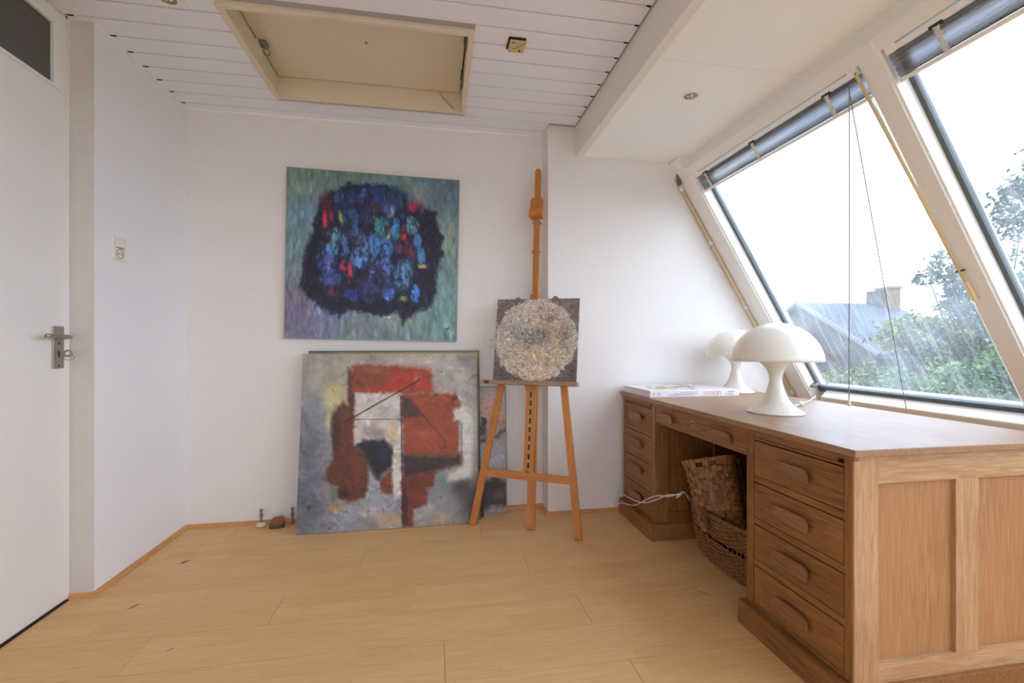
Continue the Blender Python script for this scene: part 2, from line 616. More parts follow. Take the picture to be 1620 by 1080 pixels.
# sloped glazing: frame face S; s runs down the slope, t outward
ED = Vector((0.5199, 0, -0.8542))
NO = Vector((0.8542, 0, 0.5199))
P0 = Vector((1.585, 0, 2.042))


def S(s, y, t):
    p = P0 + ED * s + NO * t
    return (p.x, y, p.z)


def sbox(bm, s0, s1, y0, y1, t0, t1, bev=0.0):
    prism(bm, [(s0, t0), (s1, t0), (s1, t1), (s0, t1)], lambda p, q, y: S(p, y, q), y0, y1, bev)


def s_at_z(z, t=0.0):
    return (P0.z + NO.z * t - z) / 0.8542


# ------------------------------------------------------------------ floor
fl = struct(mk('floor', nbox(-1.62, 2.75, YR - 0.1, 3.05, -0.12, -0.012), 'dark_gap'), 'light oak plank floor of the attic room', 'floor')
PW = 0.1985
rows_y = []
y = 1.612 - PW * 26
while y < YB:
    rows_y.append(y)
    y += PW
joints = {1.4135: [0.03, -2.2, 2.25], 1.215: [0.636, -1.55], 1.612: [0.58, -1.0], 1.8105: [-0.62, 1.3], 2.009: [0.43, -1.55], 2.2075: [-0.35, 0.95], 2.406: [0.25, -1.2]}
for y0 in rows_y:
    js = None
    for k, v in joints.items():
        if abs(k - y0) < 0.02:
            js = sorted(v)
    if js is None:
        a = random.uniform(-1.4, 0.6)
        js = [a, a + 2.1]
    xs = [-1.60] + [j for j in js if -1.5 < j < 2.5] + [2.6]
    y1 = min(y0 + PW, YB + 0.01)
    for xa, xb in zip(xs, xs[1:]):
        mk('plank', nbox(xa + 0.0006, xb - 0.0006, y0 + 0.0010, y1 - 0.0010, -0.012, 0.0, bev=0.0010), 'floor_oak', fl)

# dark scuffs worn into the floor boards
def scuff(px, py, L, W, ang, mat):
    p = hit(px, py, 2, 0)
    bm = bmesh.new()
    n = 14
    vs = []
    for k in range(n):
        a = 2 * math.pi * k / n
        r = 1 + random.uniform(-0.3, 0.3)
        x, yy = L * math.cos(a) * r, W * math.sin(a) * r
        vs.append(bm.verts.new((p[0] + x * math.cos(ang) - yy * math.sin(ang), p[1] + x * math.sin(ang) + yy * math.cos(ang), 0.0006)))
    bm.faces.new(vs)
    o = mk('scuff', bm, mat, fl)
    return o


plain('scuff_dark', (92, 84, 74), 0.8, var=0.2, bscale=200)
plain('scuff_soft', (168, 132, 100), 0.7)
scuff(292, 889, 0.024, 0.007, 0.9, 'scuff_dark')
scuff(212, 959, 0.020, 0.004, 0.9, 'scuff_dark')
scuff(270, 1027, 0.014, 0.003, 0.8, 'scuff_soft')
scuff(1115, 938, 0.03, 0.004, -0.8, 'scuff_soft')

# ------------------------------------------------------------------ walls
struct(mk('wall_back', nbox(-1.65, XC + 0.02, YB, YB + 0.15, 0, 2.6), 'wall_white'), 'off-white plastered wall behind the paintings', 'wall')
struct(mk('wall_left', nbox(XD - 0.10, XL, YS, YB + 0.02, 0, 2.6), 'wall_cool'), 'white plastered side wall with light switch', 'wall')
# rough plastered return beside the door
struct(mk('wall_return', nbox(XD - 0.10, XL - 0.0005, YS - 0.004, YS + 0.02, 0, 2.5), 'wall_coarse'), 'narrow rough-plastered return beside the door', 'wall')
# pier wall under the slope
bm = bmesh.new()
zt, zb = 2.6, 0.0
x_t = P0.x + 0.6086 * (P0.z - 2.3) + 0.10
x_b = P0.x + 0.6086 * (P0.z - 0.0) + 0.10
prism(bm, [(XC, zb), (x_b, zb), (x_t, 2.3), (x_t, zt), (XC, zt)], lambda p, q, t: (p, t, q), YF, YF + 0.30)
struct(mk('wall_pier', bm, 'wall_white'), 'white plastered wall under the sloping roof beside the desk', 'wall')
# wall pieces around the door, rear wall, knee wall
bm = bmesh.new()
box(bm, XD - 0.12, XD, YR - 0.1, 1.10, 0, 2.6)
box(bm, XD - 0.12, XD, 2.12, YS + 0.01, 0, 2.6)
box(bm, XD - 0.12, XD, 1.05, 2.13, 2.385, 2.6)
struct(mk('wall_door', bm, 'wall_white'), 'white wall around the door', 'wall')
bm = bmesh.new()
RW = (-1.25, 1.35, 0.6, 2.25)        # opening for an added, unseen fill window in the rear wall
box(bm, -1.65, RW[0], YR - 0.15, YR, 0, 2.6)
box(bm, RW[1], 2.7, YR - 0.15, YR, 0, 2.6)
box(bm, RW[0], RW[1], YR - 0.15, YR, 0, RW[2])
box(bm, RW[0], RW[1], YR - 0.15, YR, RW[3], 2.6)
struct(mk('wall_rear', bm, 'wall_white'), 'unseen white wall opposite the paintings with an added fill window', 'wall')
rw = sempty('window_6', 'added unseen window opposite the paintings giving frontal fill light', 'window', (-0.15, YR, 0.85))
for a in ((RW[0], RW[0] + 0.06, RW[2], RW[3]), (RW[1] - 0.06, RW[1], RW[2], RW[3]), (-0.18, -0.12, RW[2], RW[3]), (RW[0], RW[1], RW[2], RW[2] + 0.06), (RW[0], RW[1], RW[3] - 0.06, RW[3])):
    mk('frame_bar', nbox(a[0], a[1], YR - 0.10, YR - 0.04, a[2], a[3]), 'frame_white', rw)
mk('glass_pane', nbox(RW[0], RW[1], YR - 0.072, YR - 0.068, RW[2], RW[3]), 'clear_glass', rw)
struct(mk('wall_knee', nbox(2.47, 2.56, YR, YF + 0.05, 0, 0.672), 'wall_white'), 'low wall below the sloping windows', 'wall')

# ------------------------------------------------------------------ trims: quarter round at the floor
def quarter(bm, p, q, inward, r=0.019):
    """p, q: floor points on the wall line, inward: unit vector into the room"""
    p, q, i = Vector(p), Vector(q), Vector(inward)
    prof = [(0, 0), (r, 0)] + [(r * math.cos(a), r * math.sin(a)) for a in (0.4, 0.8, 1.2)] + [(0, r)]
    lo = [bm.verts.new(p + i * a + Vector((0, 0, b))) for a, b in prof]
    hi = [bm.verts.new(q + i * a + Vector((0, 0, b))) for a, b in prof]
    n = len(prof)
    bm.faces.new(lo); bm.faces.new(hi[::-1])
    for k in range(n):
        bm.faces.new((lo[k], lo[(k + 1) % n], hi[(k + 1) % n], hi[k]))


def baseboard(name, p, q, inward, mat, lab):
    bm = bmesh.new()
    quarter(bm, p, q, inward)
    struct(mk(name, bm, mat), lab, 'skirting')


baseboard('baseboard_back', (XL, YB, 0), (XC, YB, 0), (0, -1, 0), 'trim_wood', 'thin oak quarter-round along the foot of the painting wall')
baseboard('baseboard_left', (XL, YS - 0.02, 0), (XL, YB, 0), (1, 0, 0), 'trim_wood_y', 'thin oak quarter-round along the foot of the switch wall')
baseboard('baseboard_return', (XD, YS - 0.004, 0), (XL + 0.017, YS - 0.004, 0), (0, -1, 0), 'trim_wood', 'short oak quarter-round beside the door')
baseboard('baseboard_pier', (XC - 0.017, YF, 0), (2.45, YF, 0), (0, -1, 0), 'trim_wood', 'thin oak quarter-round at the wall behind the desk')
baseboard('baseboard_pier_side', (XC, YF - 0.015, 0), (XC, YB, 0), (-1, 0, 0), 'trim_wood_y', 'short oak quarter-round at the side of the projecting wall')

# ------------------------------------------------------------------ ceiling
HX0, HX1, HY0, HY1 = -0.838, 0.146, 1.945, 2.603     # loft hatch opening
bm = bmesh.new()
zc0, zc1 = ZC + 0.007, ZC + 0.16
hx0, hx1, hy0, hy1 = HX0 - 0.021, HX1 + 0.021, HY0 - 0.021, HY1 + 0.021
box(bm, -1.65, hx0, YR - 0.1, YB + 0.1, zc0, zc1)
box(bm, hx1, XBEAM + 0.05, YR - 0.1, YB + 0.1, zc0, zc1)
box(bm, hx0, hx1, YR - 0.1, hy0, zc0, zc1)
box(bm, hx0, hx1, hy1, YB + 0.1, zc0, zc1)
box(bm, -1.65, XBEAM + 0.05, YR - 0.1, YB + 0.1, zc1, zc1 + 0.04)
ceil = struct(mk('ceiling', bm, 'ceiling_gap'), 'white tongue-and-groove board ceiling', 'ceiling')
seams = [2.220 + 0.11 * k for k in range(-52, 6)] + [YB]
for a, b in zip(seams, seams[1:]):
    xl = XL if a > YS - 0.03 else XD
    spans = [(xl + 0.004, XBEAM - 0.012)]
    if b > HY0 - 0.012 and a < HY1 + 0.012:
        spans = [(xl + 0.004, HX0 - 0.014), (HX1 + 0.020, XBEAM - 0.012)]
    if a > YF - 0.05:
        spans = [(s0, min(s1, XC - 0.003)) for s0, s1 in spans]
    for s0, s1 in spans:
        mk('ceiling_board', nbox(s0, s1, a + 0.0042, b - 0.0042, ZC, zc0 + 0.001, bev=0.002), 'ceiling_board', ceil)
for a in seams[:-1]:
    if a > 1.2:
        xl = XL if a > YS - 0.03 else XD
        mk('seam_gap', nbox(xl + 0.013, xl + 0.034, a - 0.0045, a + 0.0045, ZC - 0.0008, ZC + 0.007), 'dark_gap', ceil)
        if a < YF - 0.05:
            mk('seam_gap', nbox(XBEAM - 0.030, XBEAM - 0.012, a - 0.0045, a + 0.0045, ZC - 0.0008, ZC + 0.007), 'dark_gap', ceil)
# perimeter trims on the board ceiling
bm = bmesh.new()
box(bm, XL, XL + 0.012, YS, YB, ZC - 0.006, ZC + 0.004)
struct(mk('trim_1', bm, 'ceiling_board'), 'slim white ceiling bead above the switch wall', 'trim')
bm = bmesh.new()
box(bm, XL, XC, YB - 0.016, YB, ZC - 0.010, ZC + 0.004)
struct(mk('trim_2', bm, 'ceiling_board'), 'slim white ceiling bead above the paintings', 'trim')
# ceiling beam + lowered soffit
struct(mk('ceiling_beam', nbox(XBEAM, XBEAM + 0.045, YR, YF, ZS - 0.004, ZC + 0.02, bev=0.002), 'cream_paint'), 'cream painted fascia dropping from the board ceiling', 'beam')
sof = struct(mk('ceiling_soffit', nbox(XBEAM + 0.03, 1.75, YR, YF, ZS + 0.014, ZC + 0.2), 'dark_gap'), 'lowered cream soffit above the desk', 'ceiling')
for ya, yb in ((YR, 0.45), (0.45, 1.716), (1.716, YF)):
    mk('soffit_panel', nbox(XBEAM + 0.045, 1.60, ya + 0.0012, yb - 0.0012, ZS, ZS + 0.015, bev=0.001), 'soffit_paint', sof)

# ------------------------------------------------------------------ loft hatch
h = thing('loft_hatch', 'cream painted loft hatch recessed into the white board ceiling', 'hatch', ((HX0 + HX1) / 2, (HY0 + HY1) / 2, ZC))
ZP = 2.492
mk('hatch_panel', nbox(HX0 + 0.006, HX1 - 0.008, HY0 + 0.006, HY1 - 0.006, ZP, ZP + 0.02, bev=0.002), 'hatch_paint', h)
for nm, a in (('left', (HX0 - 0.02, HX0, HY0 - 0.02, HY1 + 0.02)), ('right', (HX1, HX1 + 0.02, HY0 - 0.02, HY1 + 0.02)),
              ('near', (HX0, HX1, HY0 - 0.02, HY0)), ('far', (HX0, HX1, HY1, HY1 + 0.02))):
    mk('lining_board', nbox(*a, ZC - 0.008, ZP + 0.03, bev=0.001), 'hatch_paint', h)
for a in ((HX0 - 0.008, HX0 + 0.012, HY0 - 0.014, HY1 + 0.012), (HX1 - 0.003, HX1 + 0.017, HY0 - 0.014, HY1 + 0.012),
          (HX0 + 0.012, HX1 - 0.003, HY0 - 0.018, HY0 + 0.004), (HX0 + 0.012, HX1 - 0.003, HY1 - 0.001, HY1 + 0.012)):
    mk('edge_bead', nbox(*a, ZC - 0.014, ZC - 0.004, bev=0.002), 'hatch_paint', h)
mk('hatch_backing', nbox(HX0, HX1, HY0, HY1, ZP + 0.022, ZP + 0.028), 'dark_gap', h)
lt = mk('latch', nbox(HX0 + 0.003, HX0 + 0.045, 2.30, 2.345, ZP - 0.014, ZP, bev=0.002), 'zinc', h)
mk('latch_tongue', nbox(HX0 - 0.001, HX0 + 0.012, 2.285, 2.36, ZP - 0.05, ZP - 0.005, bev=0.002), 'ivory_plastic', lt)
rc = Vector((HX0 + 0.03, 2.352, ZP - 0.028))
mk('pull_ring', ntube([rc + Vector((0.014 * math.cos(a), 0.0045 * math.cos(a), 0.014 * math.sin(a))) for a in [2 * math.pi * k / 20 for k in range(20)]], 0.0025, 6, True), 'zinc', lt)
for yy in (2.12, 2.42):
    hg = mk('hinge', nbox(HX1 - 0.006, HX1 + 0.0005, yy - 0.04, yy + 0.04, ZP - 0.045, ZP - 0.003, bev=0.001), 'zinc', h)
    mk('hinge_knuckle', ntube([(HX1 - 0.008, yy - 0.042, ZP - 0.006), (HX1 - 0.008, yy + 0.042, ZP - 0.006)], 0.005, 8), 'dark_metal', hg)
mk('screw_head', nbox(-0.332, -0.322, 2.235, 2.245, ZP - 0.004, ZP, bev=0.001), 'zinc', h)
mk('pull_string', ntube(smooth_path([(0.02, HY1 - 0.003, ZP - 0.004), (0.05, HY1 - 0.004, ZP - 0.045), (0.10, HY1 - 0.004, ZP - 0.092)], 6), 0.0012, 5), 'dark_metal', h)

# ------------------------------------------------------------------ ceiling fittings
jb = thing('junction_box', 'stained cream junction box cover hanging open on the board ceiling', 'junction box', (0.355, 1.973, ZC))
mk('dark_recess', nbox(0.316, 0.392, 1.934, 2.012, ZC - 0.007, ZC - 0.001), 'dark_gap', jb)
plain('stained_cream', (214, 192, 148), 0.7, var=0.18, bscale=300)
cv = mk('cover_plate', nbox(0.322, 0.395, 1.941, 2.018, ZC - 0.015, ZC - 0.007, bev=0.002), 'stained_cream', jb)
for x, yv, r in ((0.334, 1.952, 0.004), (0.342, 1.948, 0.004), (0.386, 1.947, 0.003), (0.330, 2.008, 0.003), (0.374, 2.002, 0.006), (0.350, 1.958, 0.002), (0.345, 1.992, 0.003)):
    bm = bmesh.new()
    lathe(bm, [(0, -0.0006), (r, -0.0006), (r, 0.001)], 10, (x, yv, ZC - 0.015))
    mk('screw_hole', bm, 'dark_gap', cv)
bm = bmesh.new()
tube(bm, [(0.350, 1.988, ZC - 0.0155), (0.384, 1.952, ZC - 0.0155)], 0.0012, 6)
mk('cover_ridge', bm, 'rust_stub', cv)


def downlight(loc, z, lab, rim='ring_white', square=False):
    d = thing('downlight', lab, 'ceiling light', (loc[0], loc[1], z), 'recessed downlights')
    bm = bmesh.new()
    if square:
        box(bm, -0.05, 0.05, -0.05, 0.05, -0.006, 0, bev=0.003)
        mk('mounting_plate', bm, rim, d, local=True)
        z0 = -0.006
    else:
        z0 = 0.0
    bm = bmesh.new()
    lathe(bm, [(0.044, z0), (0.044, z0 - 0.002), (0.040, z0 - 0.006), (0.032, z0 - 0.006), (0.030, z0 - 0.002), (0.030, z0)], 40)
    mk('rim_ring', bm, rim, d, True, True)
    bm = bmesh.new()
    lathe(bm, [(0.031, z0 - 0.003), (0.024, z0 - 0.0012), (0.0, z0 - 0.0012)], 32)
    rf = mk('reflector', bm, 'reflector', d, True, True)
    for k in range(3):
        a = 2 * math.pi * k / 3 + 0.5
        bm = bmesh.new()
        lathe(bm, [(0.0075, z0 - 0.001), (0.007, z0 - 0.004), (0.004, z0 - 0.0055), (0, z0 - 0.006)], 14, (0.011 * math.cos(a), 0.011 * math.sin(a), 0))
        mk('lens', bm, 'bulb_glass', rf, True, True)
    return d


downlight((1.182, 1.944), ZS, 'small round white downlight in the lowered soffit above the desk')
downlight((-1.02, 1.935), ZC, 'recessed downlight on a square white plate in the board ceiling', square=True)

# ------------------------------------------------------------------ door
door = sempty('door_1', 'plain white flush door with dark glazed transom', 'door', (XD, 1.6, 0))
bm = bmesh.new()
box(bm, XD - 0.04, XD - 0.004, 2.085, 2.135, 0.0, 2.385, bev=0.002)
box(bm, XD - 0.04, XD - 0.004, 1.08, 2.085, 2.335, 2.385, bev=0.002)
box(bm, XD - 0.04, XD - 0.004, 1.08, 2.085, 2.05, 2.088, bev=0.002)
box(bm, XD - 0.04, XD - 0.004, 1.05, 1.10, 0, 2.385, bev=0.002)
mk('door_frame', bm, 'frame_paint', door)
bm = bmesh.new()
box(bm, XD - 0.012, XD + 0.002, 2.062, 2.102, 2.07, 2.345, bev=0.002)
box(bm, XD - 0.012, XD + 0.002, 1.12, 2.062, 2.07, 2.084, bev=0.002)
box(bm, XD - 0.012, XD + 0.002, 1.12, 2.062, 2.322, 2.345, bev=0.002)
mk('transom_bead', bm, 'frame_paint', door)
mk('transom_pane', nbox(XD - 0.016, XD - 0.012, 1.09, 2.075, 2.075, 2.335), 'transom_glass', door)
leaf = mk('door_leaf', nbox(XD - 0.030, XD + 0.004, 1.08, 2.135, 0.008, 2.066, bev=0.002), 'door_paint', door)
pl = mk('handle_plate', nbox(XD + 0.004, XD + 0.011, 2.047, 2.100, 0.952, 1.121, bev=0.004), 'brushed_steel', leaf)
hz, hy = 1.078, 2.073
lv = smooth_path([(XD + 0.008, hy, hz), (XD + 0.040, hy, hz), (XD + 0.054, hy - 0.006, hz), (XD + 0.058, hy - 0.03, hz + 0.001), (XD + 0.058, hy - 0.075, hz + 0.003), (XD + 0.056, hy - 0.118, hz + 0.003)], 8)
mk('door_lever', ntube(lv, [0.0095] * 9 + [0.0085] * (len(lv) - 9), 12), 'brushed_steel', leaf, True)
ky = 2.073
key = ntube([(XD + 0.011, ky, 1.014), (XD + 0.03, ky, 1.014)], 0.003, 8)
mk('door_key', key, 'zinc', leaf, True)
bm = bmesh.new()
tube(bm, [(XD + 0.042 + 0.013 * math.cos(a), ky + 0.002 * math.sin(a), 1.012 + 0.012 * math.sin(a)) for a in [2 * math.pi * k / 20 for k in range(20)]], 0.003, 6, True)
mk('key_bow', bm, 'zinc', leaf, True)
mk('key_ring', ntube([(XD + 0.046 + 0.012 * math.cos(a), ky + 0.01 * math.cos(a), 0.996 + 0.010 * math.sin(a)) for a in [2 * math.pi * k / 20 for k in range(20)]], 0.0016, 6, True), 'zinc', leaf, True)
bm = bmesh.new()
box(bm, XD + 0.0108, XD + 0.0116, ky - 0.003, ky + 0.003, 0.998, 1.022)
mk('keyhole', bm, 'dark_gap', leaf)
for zz in (1.052, 0.963):
    bm = bmesh.new()
    lathe(bm, [(0.004, 0), (0.004, 0.001), (0, 0.001)], 10)
    bmesh.ops.rotate(bm, verts=bm.verts[:], cent=(0, 0, 0), matrix=Matrix.Rotation(math.pi / 2, 3, 'Y'))
    bmesh.ops.translate(bm, verts=bm.verts[:], vec=(XD + 0.0108, ky, zz))
    mk('plate_screw', bm, 'dark_metal', leaf)
struct(mk('trim_3', nbox(XD - 0.03, XD + 0.012, 1.08, 2.12, -0.004, 0.006), 'dark_gap'), 'dark threshold strip under the door', 'threshold')

# ------------------------------------------------------------------ switch and sockets
sw = thing('light_switch', 'cream light switch combined with socket on the white side wall', 'switch', (XL, 2.285, 1.427))
mk('cover_plate', nbox(XL, XL + 0.011, 2.241, 2.325, 1.425, 1.525, bev=0.004), 'ivory_plastic', sw)
mk('rocker', nbox(XL + 0.010, XL + 0.0145, 2.258, 2.308, 1.482, 1.512, bev=0.002), 'white_plastic', sw)
mk('rocker_gap', nbox(XL + 0.0108, XL + 0.0116, 2.256, 2.310, 1.4785, 1.4815), 'dark_metal', sw)
bm = bmesh.new()
cy, cz = 2.283, 1.453
tube(bm, [(XL + 0.0112, cy + 0.021 * math.cos(a), cz + 0.021 * math.sin(a)) for a in [2 * math.pi * k / 24 for k in range(24)]], 0.0012, 6, True)
mk('socket_ring', bm, 'dark_metal', sw)
for dy in (-0.008, 0.008):
    mk('socket_hole', nbox(XL + 0.0105, XL + 0.0117, cy + dy - 0.0025, cy + dy + 0.0025, cz - 0.0025, cz + 0.0025), 'dark_gap', sw)
so = thing('wall_socket', 'cream wall socket on the painting wall beside the easel', 'socket', (0.353, YB, 1.034))
mk('cover_plate', nbox(0.313, 0.393, YB - 0.012, YB, 1.034, 1.118, bev=0.004), 'ivory_plastic', so)
bm = bmesh.new()
tube(bm, [(0.353 + 0.021 * math.cos(a), YB - 0.0122, 1.076 + 0.021 * math.sin(a)) for a in [2 * math.pi * k / 24 for k in range(24)]], 0.0016, 6, True)
mk('socket_ring', bm, 'white_plastic', so)
for dx in (-0.009, 0.009):
    mk('socket_hole', nbox(0.353 + dx - 0.003, 0.353 + dx + 0.003, YB - 0.0128, YB - 0.011, 1.073, 1.079), 'dark_gap', so)

# ------------------------------------------------------------------ sloped windows
SB = s_at_z(0.66)                 # bottom of frame
ST = s_at_z(2.15)
G = 0.074                         # recess depth of the glass
head = struct(mk('trim_4', nbox(1.566, 1.66, YR, YF, 2.118, ZS + 0.02, bev=0.002), 'frame_paint'), 'cream fascia board above the sloping windows', 'trim')
bm = bmesh.new()
sbox(bm, s_at_z(2.135), s_at_z(2.089), YR, YF - 0.105, 0.0, 0.16)
struct(mk('trim_5', bm, 'frame_paint'), 'cream head member of the sloping windows', 'trim')
bm = bmesh.new()
sbox(bm, s_at_z(2.21), SB, YF - 0.105, YF, 0.0, 0.14, bev=0.002)
struct(mk('trim_6', bm, 'frame_paint'), 'cream side board of the sloping window against the wall', 'trim')
bays = [(2.541, 1.435), (1.366, 0.26), (0.19, -0.916), (-0.986, -2.092), (-2.162, -3.268)]  # last two bays are unseen, added behind the camera for fill light
for i, (ya, yb) in enumerate(bays):
    w = sempty('window_%d' % (i + 1), ['sloping rain-wet window beside the pier wall', 'sloping rain-wet window with tree outside next to the mullion', 'third sloping window along the room', 'unseen fourth sloping window added for fill light', 'unseen fifth sloping window added for fill light'][i], 'window', S(0.7, (ya + yb) / 2, 0.05))
    # jamb members
    if i == 0:
        bm = bmesh.new()
        sbox(bm, s_at_z(2.135), SB, ya, YF - 0.108, -0.006, 0.13, bev=0.002)
        mk('frame_jamb', bm, 'frame_paint', w)
    bm = bmesh.new()
    y_next = bays[i + 1][0] if i + 1 < len(bays) else YR
    sbox(bm, s_at_z(2.13), SB, y_next, yb, -0.004, 0.13, bev=0.003)
    mk('mullion', bm, 'frame_paint', w)
    # white reveal lining on the far side of the recess (what the light grazes)
    for yy, sg in ((ya, -1), (yb, 1)):
        bm = bmesh.new()
        y2 = yy + sg * 0.008
        sbox(bm, s_at_z(2.10), s_at_z(0.745), min(yy, y2), max(yy, y2), 0.004, G + 0.02)
        mk('reveal_lining', bm, 'frame_white', w)
    # gasket and glass
    bm = bmesh.new()
    sa, sb = s_at_z(2.10), s_at_z(0.752, G)
    for (a0, a1, b0, b1) in ((sa, sb, ya - 0.024, ya - 0.008), (sa, sb, yb + 0.008, yb + 0.024), (sb - 0.040, sb, yb + 0.008, ya - 0.008), (sa, sa + 0.03, yb + 0.008, ya - 0.008)):
        sbox(bm, a0, a1, b0, b1, G - 0.012, G + 0.012)
    mk('gasket', bm, 'gasket', w)
    # pane: local x along the window, local y down the slope
    me = bpy.data.meshes.new('glass_pane')
    hw, hl = (ya - yb - 0.016) / 2, (sb - sa) / 2
    me.from_pydata([(-hw, -hl, 0), (hw, -hl, 0), (hw, hl, 0), (-hw, hl, 0)], [], [(0, 1, 2, 3)])
    me.materials.append(MATS['wet_glass'])
    po = bpy.data.objects.new('glass_pane', me)
    COL.objects.link(po)
    c = Vector(S((sa + sb) / 2, (ya + yb) / 2, G))
    po.parent = w
    po.matrix_local = Matrix.Translation(c - w.location) @ Matrix(((0, ED.x, NO.x), (-1, ED.y, NO.y), (0, ED.z, NO.z))).to_4x4()
    # bottom rail and sill board
    bm = bmesh.new()
    sbox(bm, sb, sb + 0.10, yb, ya, 0.085, 0.16)
    mk('bottom_rail', bm, 'frame_paint', w)
# one long sill board under all the windows
sill = mk('trim_7', nbox(2.394, 2.475, YR, 2.474, 0.674, 0.716, bev=0.003), 'sill_shade_tan')
struct(sill, 'cream sill board toned tan as in shade, below the sloping windows', 'sill')
bm = bmesh.new()
prism(bm, [(2.396, 0.716), (2.396, 0.719), (2.440, 0.760), (2.475, 0.762), (2.475, 0.716)], lambda p, q, t: (p, t, q), YR, 2.472)
st = mk('sill_top', bm, 'frame_white', sill)
# outer closure of the slope: roof above the window head
bm = bmesh.new()
sbox(bm, s_at_z(2.62), s_at_z(2.14), YR, YF + 0.3, 0.10, 0.2)
sbox(bm, s_at_z(2.3), SB + 0.2, YR - 0.15, -3.34, 0.0, 0.15)
struct(mk('wall_slope', bm, 'wall_white'), 'sloping roof lining around the windows', 'wall')
# window latch bracket at the foot of the frame
br = mk('blind_bracket', nbox(*([0] * 6)) if False else (lambda b_: (sbox(b_, s_at_z(0.775), s_at_z(0.758), 2.505, 2.534, 0.02, 0.06, 0.002), b_)[1])(bmesh.new()), 'zinc')
tag(br, 'small metal guide bracket at the foot of the sloping window', 'bracket')

# conduit along the slope
cd = thing('cable_conduit', 'cream plastic cable conduit running down the slope between wall and window', 'conduit', S(0.5, 2.68, -0.014))
mk('conduit_pipe', ntube([S(s_at_z(2.07), 2.681, -0.013), S(s_at_z(0.35), 2.681, -0.013)], 0.0105, 10), 'conduit_cream', cd, True)
for zz in (2.055, 1.715, 1.30, 0.735):
    s_ = s_at_z(zz)
    mk('conduit_clip', ntube([S(s_ - 0.012, 2.681, -0.014), S(s_ + 0.012, 2.681, -0.014)], 0.014, 10), 'frame_paint', cd, True)
flx = []
for k in range(0, 40):
    t = k / 39
    p = Vector((1.548 - 0.012 * math.sin(t * 3.1), 2.675, 2.215 - 0.15 * t)) if False else Vector((1.560 - 0.022 * math.sin(t * 2.6), 2.672, ZS - 0.145 * t))
    flx.append(p)
mk('flexible_tube', ntube(flx, [0.0125 + 0.0015 * (k % 2) for k in range(40)], 10), 'flex_grey', cd, True)

# ------------------------------------------------------------------ venetian blinds
def blind(ya, yb, lab, ladders):
    b = thing('venetian_blind', lab, 'blind', S(-0.04, (ya + yb) / 2, 0.03), 'raised venetian blinds')
    bm = bmesh.new()
    sbox(bm, -0.049, -0.029, yb + 0.010, ya - 0.010, 0.004, 0.048, bev=0.002)
    mk('headrail', bm, 'frame_white', b)
    bm = bmesh.new()
    n = 20
    for k in range(n):
        s0 = -0.027 + 0.0045 * k
        j = random.uniform(0, 0.004)
        dy = random.uniform(0, 0.004)
        prof = [(s0, 0.006 + j), (s0 + 0.0019, 0.0035 + j), (s0 + 0.0038, 0.006 + j), (s0 + 0.0038, 0.046), (s0, 0.046)]
        prism(bm, prof, lambda p, q, yv: S(p, yv, q), yb + 0.014 + dy, ya - 0.014 - dy)
    o = mk('slat_stack', bm, 'slat_metal', b)
    o['kind'] = 'stuff'
    bm = bmesh.new()
    sbox(bm, 0.064, 0.078, yb + 0.012, ya - 0.012, 0.006, 0.048, bev=0.003)
    mk('bottom_rail', bm, 'frame_white', b)
    for yl in ladders:
        bm = bmesh.new()
        for q in range(9):
            pts = []
            for k in range(14):
                t = k / 13
                pts.append(S(-0.024 + 0.088 * t, yl + 0.011 * math.sin(q * 2.1 + k * 1.7) * (0.6 + 0.4 * math.sin(q)), 0.004 - 0.004 * abs(math.sin(k * 1.9 + q))))
            tube(bm, pts, 0.0022, 5)
        mk('ladder_cord', bm, 'ladder_cord', b)
        bm = bmesh.new()
        sbox(bm, -0.034, -0.022, yl - 0.020, yl + 0.020, 0.002, 0.012, bev=0.001)
        mk('ladder_clip', bm, 'dark_metal', b)
    for yy in (ya - 0.03, yb + 0.03):
        bm = bmesh.new()
        sbox(bm, -0.058, -0.028, yy - 0.018, yy + 0.018, 0.0, 0.008, bev=0.002)
        mk('end_bracket', bm, 'frame_white', b)
    return b


b1 = blind(2.533, 1.443, 'raised grey venetian blind with pull cords and cream wand on the window beside the wall', (2.44, 2.04, 1.60))
b2 = blind(1.358, 0.268, 'raised grey venetian blind without a wand, on the window with the tree', (1.19, 0.70, 0.35))
# cords of the first blind
ct = Vector(S(-0.02, 1.492, -0.004))
e1 = Vector((ct.x, ct.y, 0.82))
mk('lift_cord', ntube([ct, e1], 0.0019, 6), 'cord_grey', b1)
bm = bmesh.new()
lathe(bm, [(0, 0.018), (0.003, 0.016), (0.006, 0.0), (0.006, -0.008), (0, -0.010)], 12, e1)
mk('cord_knob', bm, 'ivory_plastic', b1, True)
e2 = hit(1434, 648, 0, 2.40)
mk('lift_cord', ntube([ct + Vector((0, 0.004, -0.01)), Vector(e2)], 0.0019, 6), 'cord_grey', b1)
# guide wire by the mullion
mk('guide_wire', ntube([S(0.07, 1.47, 0.03), S(s_at_z(0.77, 0.03), 1.466, 0.03)], 0.0022, 5), 'ring_white', b1)
# tilt wand
wt, wb = Vector(S(-0.03, 1.452, -0.012)), Vector(S(s_at_z(1.30), 1.424, -0.016))
wd_ = mk('tilt_wand', ntube([wt, wb], 0.0060, 8), 'wand_cream', b1, True)
dv = (wb - wt).normalized()
mk('wand_handle', ntube([wb, wb + dv * 0.012, wb + dv * 0.085], [0.006, 0.0095, 0.0095], 8), 'wand_cream', wd_)
mk('wand_clip', ntube([wb - dv * 0.045 + Vector((-0.004, 0.012, 0)), wb - dv * 0.045 + Vector((0.0, -0.016, 0.004))], 0.004, 6), 'dark_metal', wd_)
mk('wand_hook', ntube([wt + Vector((0.004, 0.006, 0.012)), wt + Vector((-0.006, 0.0, 0.004)), wt + dv * 0.02], 0.003, 6), 'zinc', wd_)

